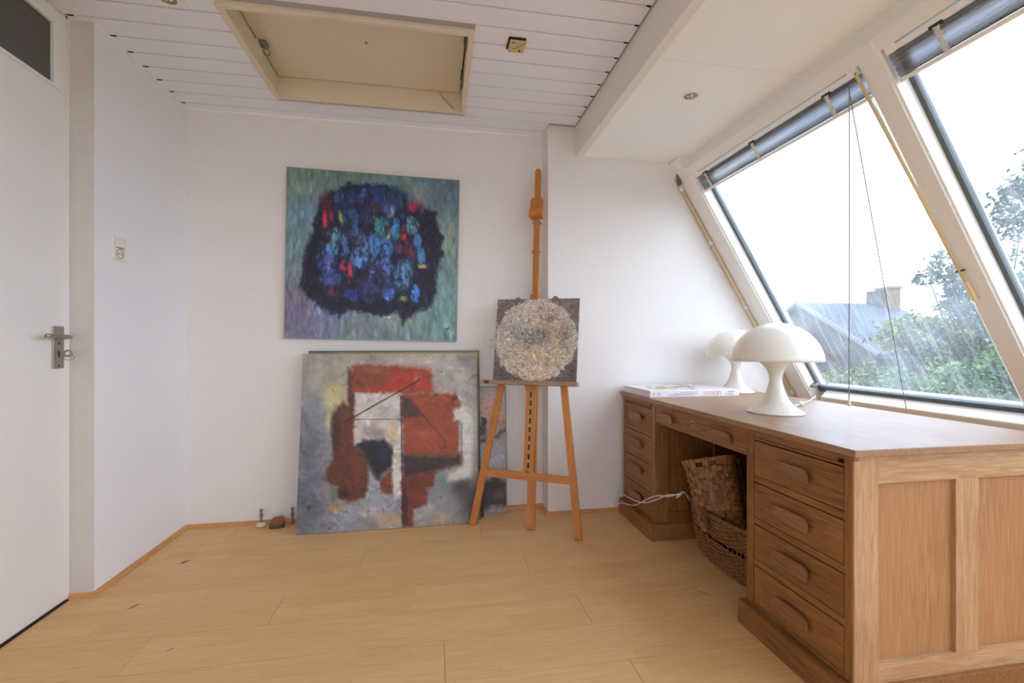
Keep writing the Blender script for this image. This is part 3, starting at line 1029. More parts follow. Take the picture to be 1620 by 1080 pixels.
# ------------------------------------------------------------------ desk
DZ = 0.757
desk = thing('writing_desk', 'large oak pedestal desk with nine wooden-handled drawers under the window', 'desk', (1.55, 1.87, 0))
DX0, DX1, DY0, DY1 = 1.139, 1.955, 1.063, 2.668
FX = 1.158
top = mk('desk_top', nbox(DX0, DX1, DY0, DY1, DZ - 0.021, DZ, bev=0.003), 'oak_top', desk)
mk('apron_rail', nbox(1.148, 1.166, 1.075, 2.66, 0.722, DZ - 0.021, bev=0.001), 'oak_y', desk)
# small brackets under the far overhang
bm = bmesh.new()
prism(bm, [(2.655, 0.735), (2.667, 0.735), (2.655, 0.69)], lambda p, q, t: (t, p, q), 1.165, 1.185)
mk('overhang_bracket', bm, 'oak_z', desk)


def handle(yc, zb, drawer, w=0.15, hgt=0.042):
    bm = bmesh.new()
    out = []
    r = 0.026
    out.append((-w / 2, 0)); out.append((w / 2, 0))
    for k in range(7):
        a = k / 6 * math.pi / 2
        out.append((w / 2 - r + r * math.cos(a), hgt - r + r * math.sin(a)))
    for k in range(7):
        a = math.pi / 2 + k / 6 * math.pi / 2
        out.append((-w / 2 + r + r * math.cos(a), hgt - r + r * math.sin(a)))
    prism(bm, out, lambda p, q, t: (t + 0.006 * (q / hgt), yc + p, zb + q), FX - 0.027, FX - 0.017, 0.0015)
    n0 = len(bm.faces)
    prism(bm, [(-w / 2 + 0.016, 0.001), (w / 2 - 0.016, 0.001), (w / 2 - 0.020, 0.017), (-w / 2 + 0.020, 0.017)], lambda p, q, t: (t, yc + p, zb + q), FX - 0.0185, FX + 0.001)
    mk('drawer_handle', bm, 'handle_wood', drawer)


def drawer(y0, y1, z0, z1, nh=1, mat='oak_y'):
    d = mk('drawer', nbox(FX, FX + 0.30, y0 + 0.003, y1 - 0.003, z0 + 0.002, z1 - 0.0045, bev=0.0022), mat, desk)
    if nh == 1:
        handle((y0 + y1) / 2, z0 + (z1 - z0) * 0.36, d)
    return d


ZR = [(0.567, 0.699), (0.413, 0.545), (0.262, 0.391), (0.099, 0.240)]
for (p0, p1, d0, d1) in ((2.653, 2.244, 2.630, 2.279), (1.525, 1.083, 1.489, 1.114)):
    # stiles either side of the drawers
    mk('stile', nbox(FX - 0.001, FX + 0.03, min(p0, d0), max(p0, d0), 0.09, 0.735, bev=0.001), 'oak_z', desk)
    mk('stile', nbox(FX - 0.001, FX + 0.03, min(p1, d1), max(p1, d1), 0.09, 0.735, bev=0.001), 'oak_z', desk)
    for (za, zb_) in ((0.545, 0.567), (0.391, 0.413), (0.240, 0.262), (0.09, 0.099), (0.699, 0.706)):
        mk('drawer_rail', nbox(FX + 0.0005, FX + 0.03, d1, d0, za, zb_), 'oak_y', desk)
    for (za, zb_) in ZR:
        drawer(d1, d0, za, zb_)
    sl = mk('writing_slide', nbox(FX + 0.001, FX + 0.3, d1 + 0.025, d0 - 0.002, 0.708, 0.7215, bev=0.001), 'oak_y', desk)
    mk('finger_slot', nbox(FX + 0.008, FX + 0.02, d1 + 0.002, d1 + 0.025, 0.7085, 0.721), 'dark_gap', sl)
    # pedestal body: inner and outer framed sides
    for yy, sg in ((p0, -1), (p1, 1)):
        ya, yb2 = sorted((yy, yy + sg * 0.018))
        for xa, xb in ((FX + 0.030, 1.235), (1.505, 1.586), (1.866, 1.940)):
            mk('side_stile', nbox(xa, xb, ya, yb2, 0.145 if 1.4 < xa < 1.7 else 0.09, 0.654 if 1.4 < xa < 1.7 else 0.735, bev=0.001), 'oak_lit_z' if yy < 1.1 else 'oak_z', desk)
        mk('side_rail', nbox(1.235, 1.866, ya, yb2, 0.654, 0.735, bev=0.001), 'oak_lit_x' if yy < 1.1 else 'oak_x', desk)
        mk('side_rail', nbox(1.235, 1.866, ya, yb2, 0.066, 0.145, bev=0.001), 'oak_lit_x' if yy < 1.1 else 'oak_x', desk)
        ym = yy + sg * 0.012
        yq, yw = sorted((ym, ym + sg * 0.008))
        for xa, xb in ((1.235, 1.505), (1.586, 1.866)):
            mk('side_panel', nbox(xa - 0.004, xb + 0.004, yq, yw, 0.14, 0.66), 'oak_lit_panel' if yy < 1.1 else 'oak_z', desk)
    mk('back_panel', nbox(1.915, 1.930, p1 + 0.018, p0 - 0.018, 0.07, 0.735), 'oak_z', desk)
    bm = bmesh.new()
    ya, yb2 = p1 - 0.014, p0 + 0.014
    box(bm, 1.130, 1.950, ya, yb2, 0.0, 0.088, bev=0.003)
    mk('plinth', bm, 'oak_y', desk)
mk('corner_post', nbox(FX - 0.002, 1.235, 1.0815, 1.088, 0.09, 0.735, bev=0.001), 'oak_lit_z', desk)
cdw = mk('drawer', nbox(FX, FX + 0.45, 1.5275, 2.2415, 0.630, 0.7205, bev=0.002), 'oak_y', desk)
handle(2.115, 0.655, cdw); handle(1.675, 0.655, cdw)
bm = bmesh.new()
lathe(bm, [(0.0, 0.004), (0.010, 0.004), (0.015, 0.002), (0.015, 0)], 24)
bmesh.ops.rotate(bm, verts=bm.verts[:], cent=(0, 0, 0), matrix=Matrix.Rotation(-math.pi / 2, 3, 'Y'))
bmesh.ops.translate(bm, verts=bm.verts[:], vec=(FX, 1.885, 0.687))
lk = mk('lock_plate', bm, 'frame_silver', cdw)
bm = bmesh.new()
box(bm, FX - 0.0046, FX - 0.003, 1.8835, 1.8865, 0.678, 0.696)
box(bm, FX - 0.0046, FX - 0.003, 1.877, 1.893, 0.6855, 0.6885)
mk('keyhole', bm, 'dark_gap', lk)
mk('modesty_panel', nbox(1.895, 1.912, 1.525, 2.244, 0.02, 0.735), 'oak_z', desk)
bm = bmesh.new()
tube(bm, [(FX - 0.0018, 1.099, 0.712), (FX - 0.0005, 1.099, 0.712)], 0.006, 10)
mk('dowel_peg', bm, 'oak_y', desk)

# ------------------------------------------------------------------ mushroom lamps
def lamp(loc, lab, r=0.205, rb=1.0):
    L = thing('mushroom_lamp', lab, 'lamp', loc, 'mushroom lamps on the desk')
    prof = [(0.0, 0.002), (0.123, 0.0), (0.127, 0.004), (0.119, 0.010), (0.096, 0.022), (0.076, 0.037), (0.058, 0.058), (0.045, 0.082), (0.036, 0.106),
            (0.0300, 0.130), (0.0285, 0.144), (0.0305, 0.160), (0.038, 0.180), (0.052, 0.199), (0.073, 0.216), (0.098, 0.229), (0.122, 0.238), (0.122, 0.241), (0.09, 0.236), (0.0, 0.232)]
    bm = bmesh.new()
    lathe(bm, [(q * rb, z) for q, z in prof], 64)
    autosmooth(mk('trumpet_foot', bm, 'lamp_plastic', L, True, True), 50)
    bm = bmesh.new()
    hh, z0 = 0.161, 0.223
    Rr = (r * r + hh * hh) / (2 * hh)
    a0 = math.asin(min(1, r / Rr))
    prof = []
    for k in range(19):
        a = a0 * (1 - k / 18)
        prof.append((Rr * math.sin(a) if k < 18 else 0.0, z0 + Rr * math.cos(a) - (Rr - hh)))
    prof = [(r - 0.0025, z0 - 0.001), (r, z0 + 0.001)] + prof[1:]
    inner = [(max(0, q - 0.004) if q > 0.004 else 0, z - 0.004) for i, (q, z) in enumerate(prof[1:])]
    lathe(bm, inner[::-1] + prof, 72)
    autosmooth(mk('dome_shade', bm, 'lamp_plastic', L, True, True), 60)
    bm = bmesh.new()
    lathe(bm, [(0.0, 0.228), (0.016, 0.228), (0.016, 0.26), (0.028, 0.285), (0.030, 0.305), (0.02, 0.328), (0.0, 0.335)], 20)
    mk('bulb', bm, 'bulb_glass', L, True, True)
    return L


pn = at_depth(1227, 544, 1.925)
pf = (1.814, 2.492)
lamp((pn[0], pn[1], DZ), 'glossy white mushroom lamp standing alone on the desk with its cord switch beside it', 0.178, 0.86)
lamp((pf[0], pf[1], DZ), 'glossy white mushroom lamp behind the large book, near the wall', 0.176, 0.86)
bm = bmesh.new()
q0 = Vector((pn[0] + 0.100, pn[1] + 0.040, DZ + 0.004))
sp = hit(1268, 641, 2, DZ)
q1 = Vector((sp[0], sp[1], DZ + 0.006))
path = smooth_path([q0, (q0 + q1) / 2 + Vector((0.01, 0.02, 0)), q1, Vector((1.86, 1.99, DZ + 0.004)), Vector((1.957, 2.06, DZ + 0.012)), Vector((1.972, 2.07, DZ - 0.02)), Vector((1.975, 2.07, DZ - 0.4))], 8)
lc = thing('lamp_cord', 'white lamp cord with inline switch trailing over the desk edge', 'cord', (sp[0], sp[1], DZ))
tube(bm, path, 0.0028, 6)
mk('cable', bm, 'cord_white', lc, True)
bm = bmesh.new()
box(bm, -0.028, 0.028, -0.010, 0.010, 0.0, 0.016, bev=0.004)
o = mk('inline_switch', bm, 'ring_white', lc, local=True)
o.rotation_euler = (0, 0, 0.9)
bm = bmesh.new()
p = hit(1188, 619, 2, DZ)
tube(bm, smooth_path([(pf[0] + 0.105, pf[1] + 0.01, DZ + 0.004), (1.935, p[1] + 0.02, DZ + 0.004), (1.953, p[1], DZ + 0.006), (1.966, p[1] - 0.01, DZ - 0.02), (1.97, p[1] - 0.01, DZ - 0.3)], 8), 0.0028, 6)
tag(mk('lamp_cord', bm, 'cord_white', None, True), 'white cord of the lamp behind the book dropping behind the desk', 'cord')

# ------------------------------------------------------------------ big book
BX0, BX1, BY0, BY1, BZ, BT = 1.160, 1.702, 2.306, 2.660, DZ, 0.036
book = thing('large_book', 'very large white hardback book with botanical cover lying on the desk', 'book', (1.436, 2.48, DZ))
mk('cover_board', nbox(BX0, BX1, BY0, BY1, BZ, BZ + 0.004, bev=0.001), 'book_cover', book)
mk('cover_board', nbox(BX0, BX1, BY0, BY1, BZ + BT - 0.004, BZ + BT, bev=0.001), 'book_cover', book)
sp_ = mk('spine', nbox(BX0, BX1, BY0 - 0.001, BY0 + 0.004, BZ + 0.0005, BZ + BT - 0.0005, bev=0.001), 'book_cover', book)
mk('page_block', nbox(BX0 + 0.004, BX1 - 0.004, BY0 + 0.004, BY1 - 0.004, BZ + 0.004, BZ + BT - 0.004), 'book_pages', book)


def spine_text(body, size, xc, zc, mat, sx=1.0):
    me = text_mesh(body, size)
    # lettering stands upside down on the spine: text x -> -X, text y -> -Z, facing -Y
    me.transform(Matrix(((-sx, 0, 0, xc), (0, 0, -1, BY0 - 0.0013), (0, -1, 0, zc), (0, 0, 0, 1))))
    me.materials.append(MATS[mat])
    o = link('lettering', me, sp_)
    return o


def serif_word(word, hgt, xc, zc, mat):
    """high-contrast serif capitals drawn from strokes, upside down on the spine"""
    T, t = 0.19, 0.05      # thick and thin stroke
    G_ = {
        'M': (1.05, [(0.12, 0, 0.12, 1, t), (0.12, 1, 0.50, 0, T), (0.50, 0, 0.90, 1, t), (0.90, 0, 0.90, 1, T)], [0.12, 0.90]),
        'E': (0.72, [(0.18, 0, 0.18, 1, T), (0.18, 0.97, 0.62, 0.97, t), (0.18, 0.03, 0.64, 0.03, t), (0.18, 0.52, 0.50, 0.52, t), (0.62, 0.78, 0.62, 1.0, t), (0.64, 0, 0.64, 0.24, t)], [0.18]),
        'R': (0.82, [(0.18, 0, 0.18, 1, T), (0.18, 0.97, 0.48, 0.97, t), (0.18, 0.50, 0.48, 0.50, t), (0.58, 0.56, 0.58, 0.92, T * 0.9), (0.46, 0.50, 0.70, 0.02, T * 0.9)], [0.18]),
        'I': (0.40, [(0.20, 0, 0.20, 1, T)], [0.20]),
        'A': (0.86, [(0.10, 0, 0.40, 1, t), (0.40, 1, 0.74, 0, T), (0.20, 0.32, 0.62, 0.32, t)], [0.10, 0.74]),
        'N': (0.95, [(0.14, 0, 0.14, 1, t), (0.14, 1, 0.80, 0, T), (0.80, 0, 0.80, 1, t)], [0.14]),
    }
    tot = sum(G_[c][0] for c in word)
    bm = bmesh.new()
    x = -tot / 2
    eps = 0
    for c in word:
        w, strokes, serifs = G_[c]
        segs = [(a, b, c2, d, th) for a, b, c2, d, th in strokes] + [(sx - 0.14, 0.015, sx + 0.14, 0.015, 0.03) for sx in serifs]
        if c in 'MIRN':
            segs += [(sx - 0.12, 0.985, sx + 0.12, 0.985, 0.03) for sx in serifs]
        for a, b, c2, d, th in segs:
            eps += 1
            dx, dz = c2 - a, d - b
            if abs(dx) < 1e-6 or abs(dz) > 0.3:
                qs = [(a - th / 2, b), (a + th / 2, b), (c2 + th / 2, d), (c2 - th / 2, d)]
            else:
                qs = [(a, b - th / 2), (c2, b - th / 2), (c2, d + th / 2), (a, d + th / 2)]
            vs = [bm.verts.new((xc - (x + p) * hgt, BY0 - 0.0014 - 0.00001 * (eps % 7), zc - (q - 0.5) * hgt)) for p, q in qs]
            bm.faces.new(vs)
        x += w
    mk('lettering', bm, mat, sp_)


serif_word('MERIAN', 0.023, 1.534, BZ + BT / 2, 'ink_orange')
spine_text('SIBYLLA', 0.0125, 1.638, BZ + BT / 2 - 0.0065, 'ink_grey', 1.15)
spine_text('MARIA', 0.0125, 1.650, BZ + BT / 2 + 0.0065, 'ink_grey', 1.15)
# fine subtitle rules and publisher mark
bm = bmesh.new()
for (xa, xb, zz) in ((1.34, 1.445, 0.024), (1.30, 1.445, 0.015), (1.27, 1.42, 0.0085)):
    x = xa
    while x < xb:
        w_ = random.uniform(0.006, 0.016)
        vs = [bm.verts.new(v) for v in ((x, BY0 - 0.0014, BZ + zz), (min(x + w_, xb), BY0 - 0.0014, BZ + zz), (min(x + w_, xb), BY0 - 0.0014, BZ + zz + 0.003), (x, BY0 - 0.0014, BZ + zz + 0.003))]
        bm.faces.new(vs)
        x += w_ + 0.003
mk('lettering', bm, 'ink_grey', sp_)
for (cx, cz, r) in ((1.182, 0.017, 0.0045), (1.212, 0.015, 0.004), (1.212, 0.023, 0.003)):
    bm = bmesh.new()
    vs = [bm.verts.new((cx + r * math.cos(a), BY0 - 0.0014, BZ + cz + r * math.sin(a))) for a in [2 * math.pi * k / 9 for k in range(9)]]
    bm.faces.new(vs)
    mk('publisher_mark', bm, 'ink_grey', sp_)
# printed foliage on the cover
for mat, n, seed, cxx, cyy in (('leaf_print', 26, 3, 1.34, 2.47), ('leaf_print_grey', 14, 5, 1.47, 2.52)):
    random.seed(seed)
    bm = bmesh.new()
    for k in range(n):
        cx, cy = cxx + random.gauss(0, 0.055), cyy + random.gauss(0, 0.05)
        a = random.uniform(0, math.pi); L_ = random.uniform(0.02, 0.05); W_ = L_ * 0.35
        vs = []
        for m in range(10):
            th = 2 * math.pi * m / 10
            u, v = L_ * math.cos(th), W_ * math.sin(th)
            vs.append(bm.verts.new((cx + u * math.cos(a) - v * math.sin(a), cy + u * math.sin(a) + v * math.cos(a), BZ + BT + 0.0002 + 0.00002 * k)))
        bm.faces.new(vs)
    mk('cover_print', bm, mat, book)
random.seed(11)

# ------------------------------------------------------------------ painted canvases
def vnoise(x, y, seed=0):
    rs = np.random.RandomState(seed)
    tab = rs.rand(256, 256)
    xi, yi = np.floor(x).astype(int), np.floor(y).astype(int)
    fx, fy = x - xi, y - yi
    fx = fx * fx * (3 - 2 * fx); fy = fy * fy * (3 - 2 * fy)
    g = lambda a, b: tab[a % 256, b % 256]
    return (g(xi, yi) * (1 - fx) + g(xi + 1, yi) * fx) * (1 - fy) + (g(xi, yi + 1) * (1 - fx) + g(xi + 1, yi + 1) * fx) * fy


def fbm(x, y, seed=0, octv=4):
    v, a, s = 0, 0.5, 1.0
    for k in range(octv):
        v = v + a * vnoise(x * s + 17.3 * k, y * s - 9.1 * k, seed + k)
        a *= 0.5; s *= 2.0
    return v / (1 - 0.5 ** octv)


class Paint:
    """paints on the points px,py (crop pixels of the photograph's view of the canvas)"""
    def __init__(self, quad, n):
        u, v = np.meshgrid(np.linspace(0, 1, n), np.linspace(0, 1, n))
        # projective map of the unit square onto quad TL,TR,BR,BL
        A, b = [], []
        for (uu, vv), (X, Y) in zip(((0, 0), (1, 0), (1, 1), (0, 1)), quad):
            A.append([uu, vv, 1, 0, 0, 0, -uu * X, -vv * X]); b.append(X)
            A.append([0, 0, 0, uu, vv, 1, -uu * Y, -vv * Y]); b.append(Y)
        hh = np.linalg.solve(np.array(A, float), np.array(b, float))
        w = hh[6] * u + hh[7] * v + 1
        self.x = (hh[0] * u + hh[1] * v + hh[2]) / w
        self.y = (hh[3] * u + hh[4] * v + hh[5]) / w
        self.n = n
        self.c = np.zeros((n, n, 3))
        self.wx = self.wy = 0

    def warp(self, amp, sc, seed, ay=None):
        ay = amp if ay is None else ay
        self.wx = amp * (fbm(self.x / sc, self.y / sc, seed) - 0.5) * 2
        self.wy = ay * (fbm(self.x / sc + 50, self.y / sc + 50, seed + 9) - 0.5) * 2

    def blend(self, m, col):
        m = np.clip(m, 0, 1)[..., None]
        self.c = self.c * (1 - m) + np.array(col, float) * m

    def fill(self, col):
        self.c[:] = col

    def ell(self, x, y, rx, ry, col, a=1.0, soft=0.5):
        d = np.sqrt(((self.x + self.wx - x) / (rx * 1.12)) ** 2 + ((self.y + self.wy - y) / (ry * 1.12)) ** 2)
        t = np.clip((1 - d) / soft, 0, 1)
        self.blend(a * t * t * (3 - 2 * t), col)

    def blob(self, x, y, rx, ry, col, a=1.0):
        d = ((self.x - x) / rx) ** 2 + ((self.y - y) / ry) ** 2
        self.blend(a * np.exp(-d), col)

    def sd(self, pts):
        X, Y = self.x + self.wx, self.y + self.wy
        inside = np.zeros(X.shape, bool)
        dmin = np.full(X.shape, 1e9)
        n = len(pts)
        for i in range(n):
            x0, y0 = pts[i]; x1, y1 = pts[(i + 1) % n]
            dx, dy = x1 - x0, y1 - y0
            t = np.clip(((X - x0) * dx + (Y - y0) * dy) / (dx * dx + dy * dy + 1e-9), 0, 1)
            dmin = np.minimum(dmin, np.hypot(X - x0 - t * dx, Y - y0 - t * dy))
            cond = ((y0 > Y) != (y1 > Y)) & (X < (x1 - x0) * (Y - y0) / (y1 - y0 + 1e-9) + x0)
            inside ^= cond
        return np.where(inside, dmin, -dmin)

    def poly(self, pts, col, soft=8.0, a=1.0):
        self.blend(a * (self.sd(pts) / soft * 0.5 + 0.5), col)

    def line(self, x0, y0, x1, y1, w, col, a=1.0):
        X, Y = self.x, self.y
        dx, dy = x1 - x0, y1 - y0
        t = np.clip(((X - x0) * dx + (Y - y0) * dy) / (dx * dx + dy * dy), 0, 1)
        d = np.hypot(X - x0 - t * dx, Y - y0 - t * dy)
        self.blend(a * np.clip(1.4 - d / w, 0, 1), col)

    def mottle(self, amp, sc, seed, ysc=1.0):
        nz = fbm(self.x / sc, self.y / (sc * ysc), seed, 4) - 0.5
        self.c = self.c * (1 + amp * nz[..., None] * 2)

    def strokes(self, count, lmin, lmax, wmin, wmax, amp, seed, ang=None, spread=1.6, warm=0.0, mask=None):
        rs = np.random.RandomState(seed)
        n = self.n
        x0, x1, y0, y1 = self.x.min(), self.x.max(), self.y.min(), self.y.max()
        for _ in range(count):
            cx, cy = rs.uniform(x0, x1), rs.uniform(y0, y1)
            L, W = rs.uniform(lmin, lmax), rs.uniform(wmin, wmax)
            a = rs.uniform(0, math.pi) if ang is None else ang + rs.uniform(-spread, spread)
            i0 = int(max(0, (cy - L - y0) / (y1 - y0) * n - 8)); i1 = int(min(n, (cy + L - y0) / (y1 - y0) * n + 8))
            j0 = int(max(0, (cx - L - x0) / (x1 - x0) * n - 8)); j1 = int(min(n, (cx + L - x0) / (x1 - x0) * n + 8))
            if i1 <= i0 or j1 <= j0:
                continue
            X, Y = self.x[i0:i1, j0:j1] - cx, self.y[i0:i1, j0:j1] - cy
            u, v = X * math.cos(a) + Y * math.sin(a), -X * math.sin(a) + Y * math.cos(a)
            v = v + 0.12 * W * np.sin(u / L * 5)
            m = np.clip(1.3 - np.abs(u) / L, 0, 1) * np.clip((1 - np.abs(v) / W) * 2, 0, 1)
            if mask is not None:
                m = m * mask[i0:i1, j0:j1]
            g = rs.normal() * amp
            f = 1 + m[..., None] * (g + np.array([warm, 0, -warm]) * rs.normal())
            self.c[i0:i1, j0:j1] *= f

    def tint(self, amp, sc, seed):
        for k in range(3):
            self.c[..., k] *= 1 + amp * 2 * (fbm(self.x / sc, self.y / sc, seed + 31 * k, 3) - 0.5)


KPAINT = 1.30


def canvas_mesh(name, P, w, hgt, thick, mat, sidemat, k=KPAINT):
    """front face lies in local x (0..w) / z (0..h) at local y=0; body goes back to +y"""
    n = P.n
    c = np.clip(P.c, 0, 255) / 255.0
    c = np.where(c <= 0.04045, c / 12.92, ((c + 0.055) / 1.055) ** 2.4) * k
    c = np.clip(c, 0, 0.92)
    u, v = np.meshgrid(np.linspace(0, 1, n), np.linspace(0, 1, n))
    verts = np.stack([u * w, np.zeros_like(u), (1 - v) * hgt], -1).reshape(-1, 3)
    i = np.arange(n * n).reshape(n, n)
    faces = np.stack([i[:-1, :-1], i[1:, :-1], i[1:, 1:], i[:-1, 1:]], -1).reshape(-1, 4)
    me = bpy.data.meshes.new(name)
    me.vertices.add(len(verts)); me.vertices.foreach_set('co', verts.ravel())
    me.loops.add(faces.size); me.loops.foreach_set('vertex_index', faces.ravel().astype(np.int32))
    me.polygons.add(len(faces)); me.polygons.foreach_set('loop_start', np.arange(0, faces.size, 4, dtype=np.int32))
    try:
        me.polygons.foreach_set('loop_total', np.full(len(faces), 4, dtype=np.int32))
    except Exception:
        pass
    me.update(calc_edges=True)
    at = me.color_attributes.new('paint', 'FLOAT_COLOR', 'POINT')
    rgba = np.ones((n * n, 4), np.float32)
    rgba[:, :3] = c.reshape(-1, 3)
    at.data.foreach_set('color', rgba.ravel())
    me.materials.append(MATS[mat])
    return me


def place_canvas(name, label, P, w, hgt, thick, M4, mat='oil_paint', side='raw_edge', frame=None, k=KPAINT):
    t = thing(name, label, 'painting')
    t.matrix_world = M4
    link('painted_face', canvas_mesh('painted_face', P, w, hgt, thick, mat, side, k), t, True)
    mk('stretcher', nbox(0, w, 0.0008, thick, 0, hgt), side, t, local=True)
    if frame:
        fm, fw, fd = frame
        for a in ((-fw, 0, 0 - fw, hgt + fw), (w, w + fw, -fw, hgt + fw)):
            mk('frame_strip', nbox(a[0], a[1], -fd, thick, a[2], a[3], bev=0.0008), fm, t, local=True)
        for a in ((-fw, 0), (hgt, hgt + fw)):
            mk('frame_strip', nbox(0, w, -fd, thick, a[0], a[1], bev=0.0008), fm, t, local=True)
    return t


# --- blue painting
N1 = 280
P = Paint([(62, 54), (1037, 126), (1020, 1043), (36, 1020)], N1)
P.fill((110, 132, 134))
for a in ((150, 130, 260, 160, (118, 134, 116), .9), (500, 90, 300, 60, (98, 118, 108), .8), (950, 180, 160, 150, (84, 98, 112), .9), (800, 190, 120, 40, (128, 132, 118), .7),
          (180, 320, 120, 130, (112, 134, 148), .8), (80, 550, 80, 160, (112, 136, 128), .8), (110, 850, 190, 190, (122, 106, 124), .95), (220, 920, 160, 110, (118, 112, 130), .7),
          (280, 870, 80, 60, (126, 140, 158), .6), (500, 960, 240, 80, (124, 122, 126), .8), (820, 960, 200, 80, (118, 136, 130), .8), (980, 480, 60, 200, (134, 144, 120), .7),
          (960, 820, 90, 180, (128, 152, 144), .8), (960, 640, 50, 90, (108, 134, 132), .7), (700, 960, 100, 60, (132, 142, 128), .6)):
    P.blob(*a)
P.c *= np.array([0.96, 1.0, 1.05])
P.mottle(0.10, 26, 3, 3.0); P.tint(0.05, 60, 8)
P.warp(26, 34, 4, 34)
mass = [(330, 190), (400, 155), (600, 150), (740, 205), (760, 260), (900, 300), (940, 450), (935, 580), (900, 680), (892, 840), (800, 875), (722, 935), (690, 865), (640, 893), (500, 885),
        (430, 850), (350, 900), (270, 850), (170, 790), (130, 720), (150, 630), (180, 470), (220, 330), (240, 230), (290, 200)]
P.poly(mass, (30, 32, 56), 12)
P.warp(16, 22, 14, 20)
P.poly([(330, 210), (420, 160), (600, 155), (745, 215), (700, 270), (560, 300), (420, 340), (330, 300)], (38, 58, 100), 30, .85)
P.ell(680, 210, 80, 60, (34, 78, 104), .7)
DK = (26, 26, 46)
for (x, y, rx, ry) in ((860, 400, 60, 140), (190, 600, 50, 160), (200, 720, 60, 70), (860, 700, 60, 140), (330, 840, 90, 60), (740, 870, 60, 60), (560, 830, 120, 50), (470, 300, 50, 60)):
    P.ell(x, y, rx, ry, DK, .8, .7)
P.warp(7, 16, 24, 12)
blues = [(500, 205, 28, 34, (98, 124, 186)), (590, 385, 42, 62, (70, 132, 152)), (672, 395, 30, 70, (74, 122, 186)), (540, 500, 52, 78, (88, 122, 190)), (615, 510, 46, 72, (84, 116, 184)),
         (312, 510, 38, 50, (98, 132, 198)), (300, 590, 36, 60, (104, 106, 178)), (470, 560, 58, 66, (102, 132, 194)), (556, 630, 38, 66, (108, 106, 192)), (620, 620, 40, 60, (98, 116, 188)),
         (715, 660, 60, 88, (100, 128, 176)), (770, 385, 44, 56, (100, 138, 160)), (800, 470, 24, 44, (84, 122, 190)), (820, 550, 28, 54, (88, 132, 194)), (785, 770, 28, 54, (78, 132, 222)),
         (632, 770, 36, 46, (84, 108, 180)), (325, 430, 44, 44, (112, 132, 150)), (375, 470, 26, 48, (88, 112, 168)), (386, 525, 28, 34, (92, 118, 186)), (250, 580, 32, 60, (66, 86, 150)),
         (300, 685, 70, 44, (70, 84, 150)), (440, 775, 70, 36, (46, 56, 132)), (640, 290, 36, 46, (82, 90, 168)), (430, 340, 40, 60, (54, 82, 130)), (460, 440, 50, 50, (78, 92, 130)),
         (390, 350, 26, 50, (44, 104, 140)), (540, 210, 70, 44, (48, 64, 128)), (600, 720, 60, 50, (66, 70, 130)), (520, 770, 40, 60, (66, 62, 104)), (370, 230, 50, 40, (50, 70, 116))]
nm = fbm(P.x / 60, P.y / 80, 90, 3)
P.blend(np.clip(P.sd([(300, 230), (700, 200), (830, 380), (830, 640), (760, 800), (500, 800), (260, 720), (230, 480)]) / 60, 0, 1) * np.clip((nm - 0.40) * 4, 0, 1) * 0.75, (50, 62, 108))
for b_ in blues:
    P.ell(b_[0], b_[1], b_[2] * 1.02, b_[3] * 1.06, (b_[4][0] * .84, b_[4][1] * 1.02, b_[4][2] * .96), .95, .40)
for b_ in blues[:22]:
    P.ell(b_[0] - 6, b_[1] + 10, b_[2] * .5, b_[3] * .55, tuple(min(255, c * 1.14) for c in b_[4]), .6, .7)
for r_ in [(280, 270, 52, 95, (84, 34, 50)), (270, 350, 24, 60, (208, 66, 90)), (310, 345, 15, 58, (196, 52, 80)), (780, 275, 66, 44, (146, 48, 74)), (722, 432, 22, 54, (210, 56, 84)),
           (735, 510, 40, 60, (96, 40, 56)), (772, 540, 24, 30, (120, 50, 70)), (375, 610, 28, 44, (178, 58, 86)), (412, 650, 20, 82, (200, 56, 86)), (545, 280, 20, 40, (92, 40, 54)), (310, 760, 50, 40, (86, 52, 60)), (690, 510, 26, 40, (112, 72, 98))]:
    P.ell(*r_, .9, .7)
for r_ in [(362, 335, 18, 54, (156, 178, 78)), (632, 420, 16, 58, (142, 160, 90)), (655, 315, 14, 56, (142, 168, 134)), (302, 480, 18, 16, (160, 180, 70)), (715, 800, 34, 22, (140, 178, 108)), (822, 615, 36, 18, (180, 168, 108)),
           (560, 350, 30, 40, (84, 130, 110)), (540, 590, 10, 30, (120, 150, 140)), (690, 440, 14, 30, (108, 140, 130)), (470, 515, 30, 8, (140, 160, 110)), (630, 905, 26, 8, (190, 180, 140))]:
    P.ell(*r_, .85, .7)
ms = np.clip(P.sd(mass) / 20, 0, 1)
crk = fbm(P.x / 30, P.y / 58, 77, 3)
P.blend(ms * np.clip((0.07 - np.abs(crk - 0.5)) * 16, 0, 1) * 0.55, (22, 22, 40))
P.blend(ms * np.clip((fbm(P.x / 26, P.y / 46, 97, 4) - 0.55) * 9, 0, 1) * 0.6, (24, 25, 46))
P.blend(ms * np.clip((fbm(P.x / 12, P.y / 30, 99, 4) - 0.62) * 9, 0, 1) * 0.22, (120, 140, 176))
P.strokes(1700, 14, 50, 5, 12, 0.06, 15, ang=math.pi / 2, spread=0.35, warm=0.015)
P.strokes(900, 6, 20, 2.5, 6, 0.15, 16, ang=math.pi / 2, spread=0.3, mask=ms)
P.mottle(0.14, 16, 33, 2.4)
P.line(955, 975, 985, 968, 3, (50, 56, 58), .8); P.line(966, 985, 974, 968, 3, (50, 56, 58), .8)
P.c = 255 * np.clip(P.c / 255, 0, 1) ** 1.12 * 1.06
ang = 0.0175
M4 = Matrix.Translation((-0.8715, 2.817, 1.087)) @ Matrix.Rotation(ang, 4, 'Y')
place_canvas('blue_painting', 'square abstract painting of dark blue mosaic shapes hung on the back wall', P, 0.998, 0.996, 0.024, M4, side='canvas_side_dark', frame=('frame_silver', 0.004, 0.002))

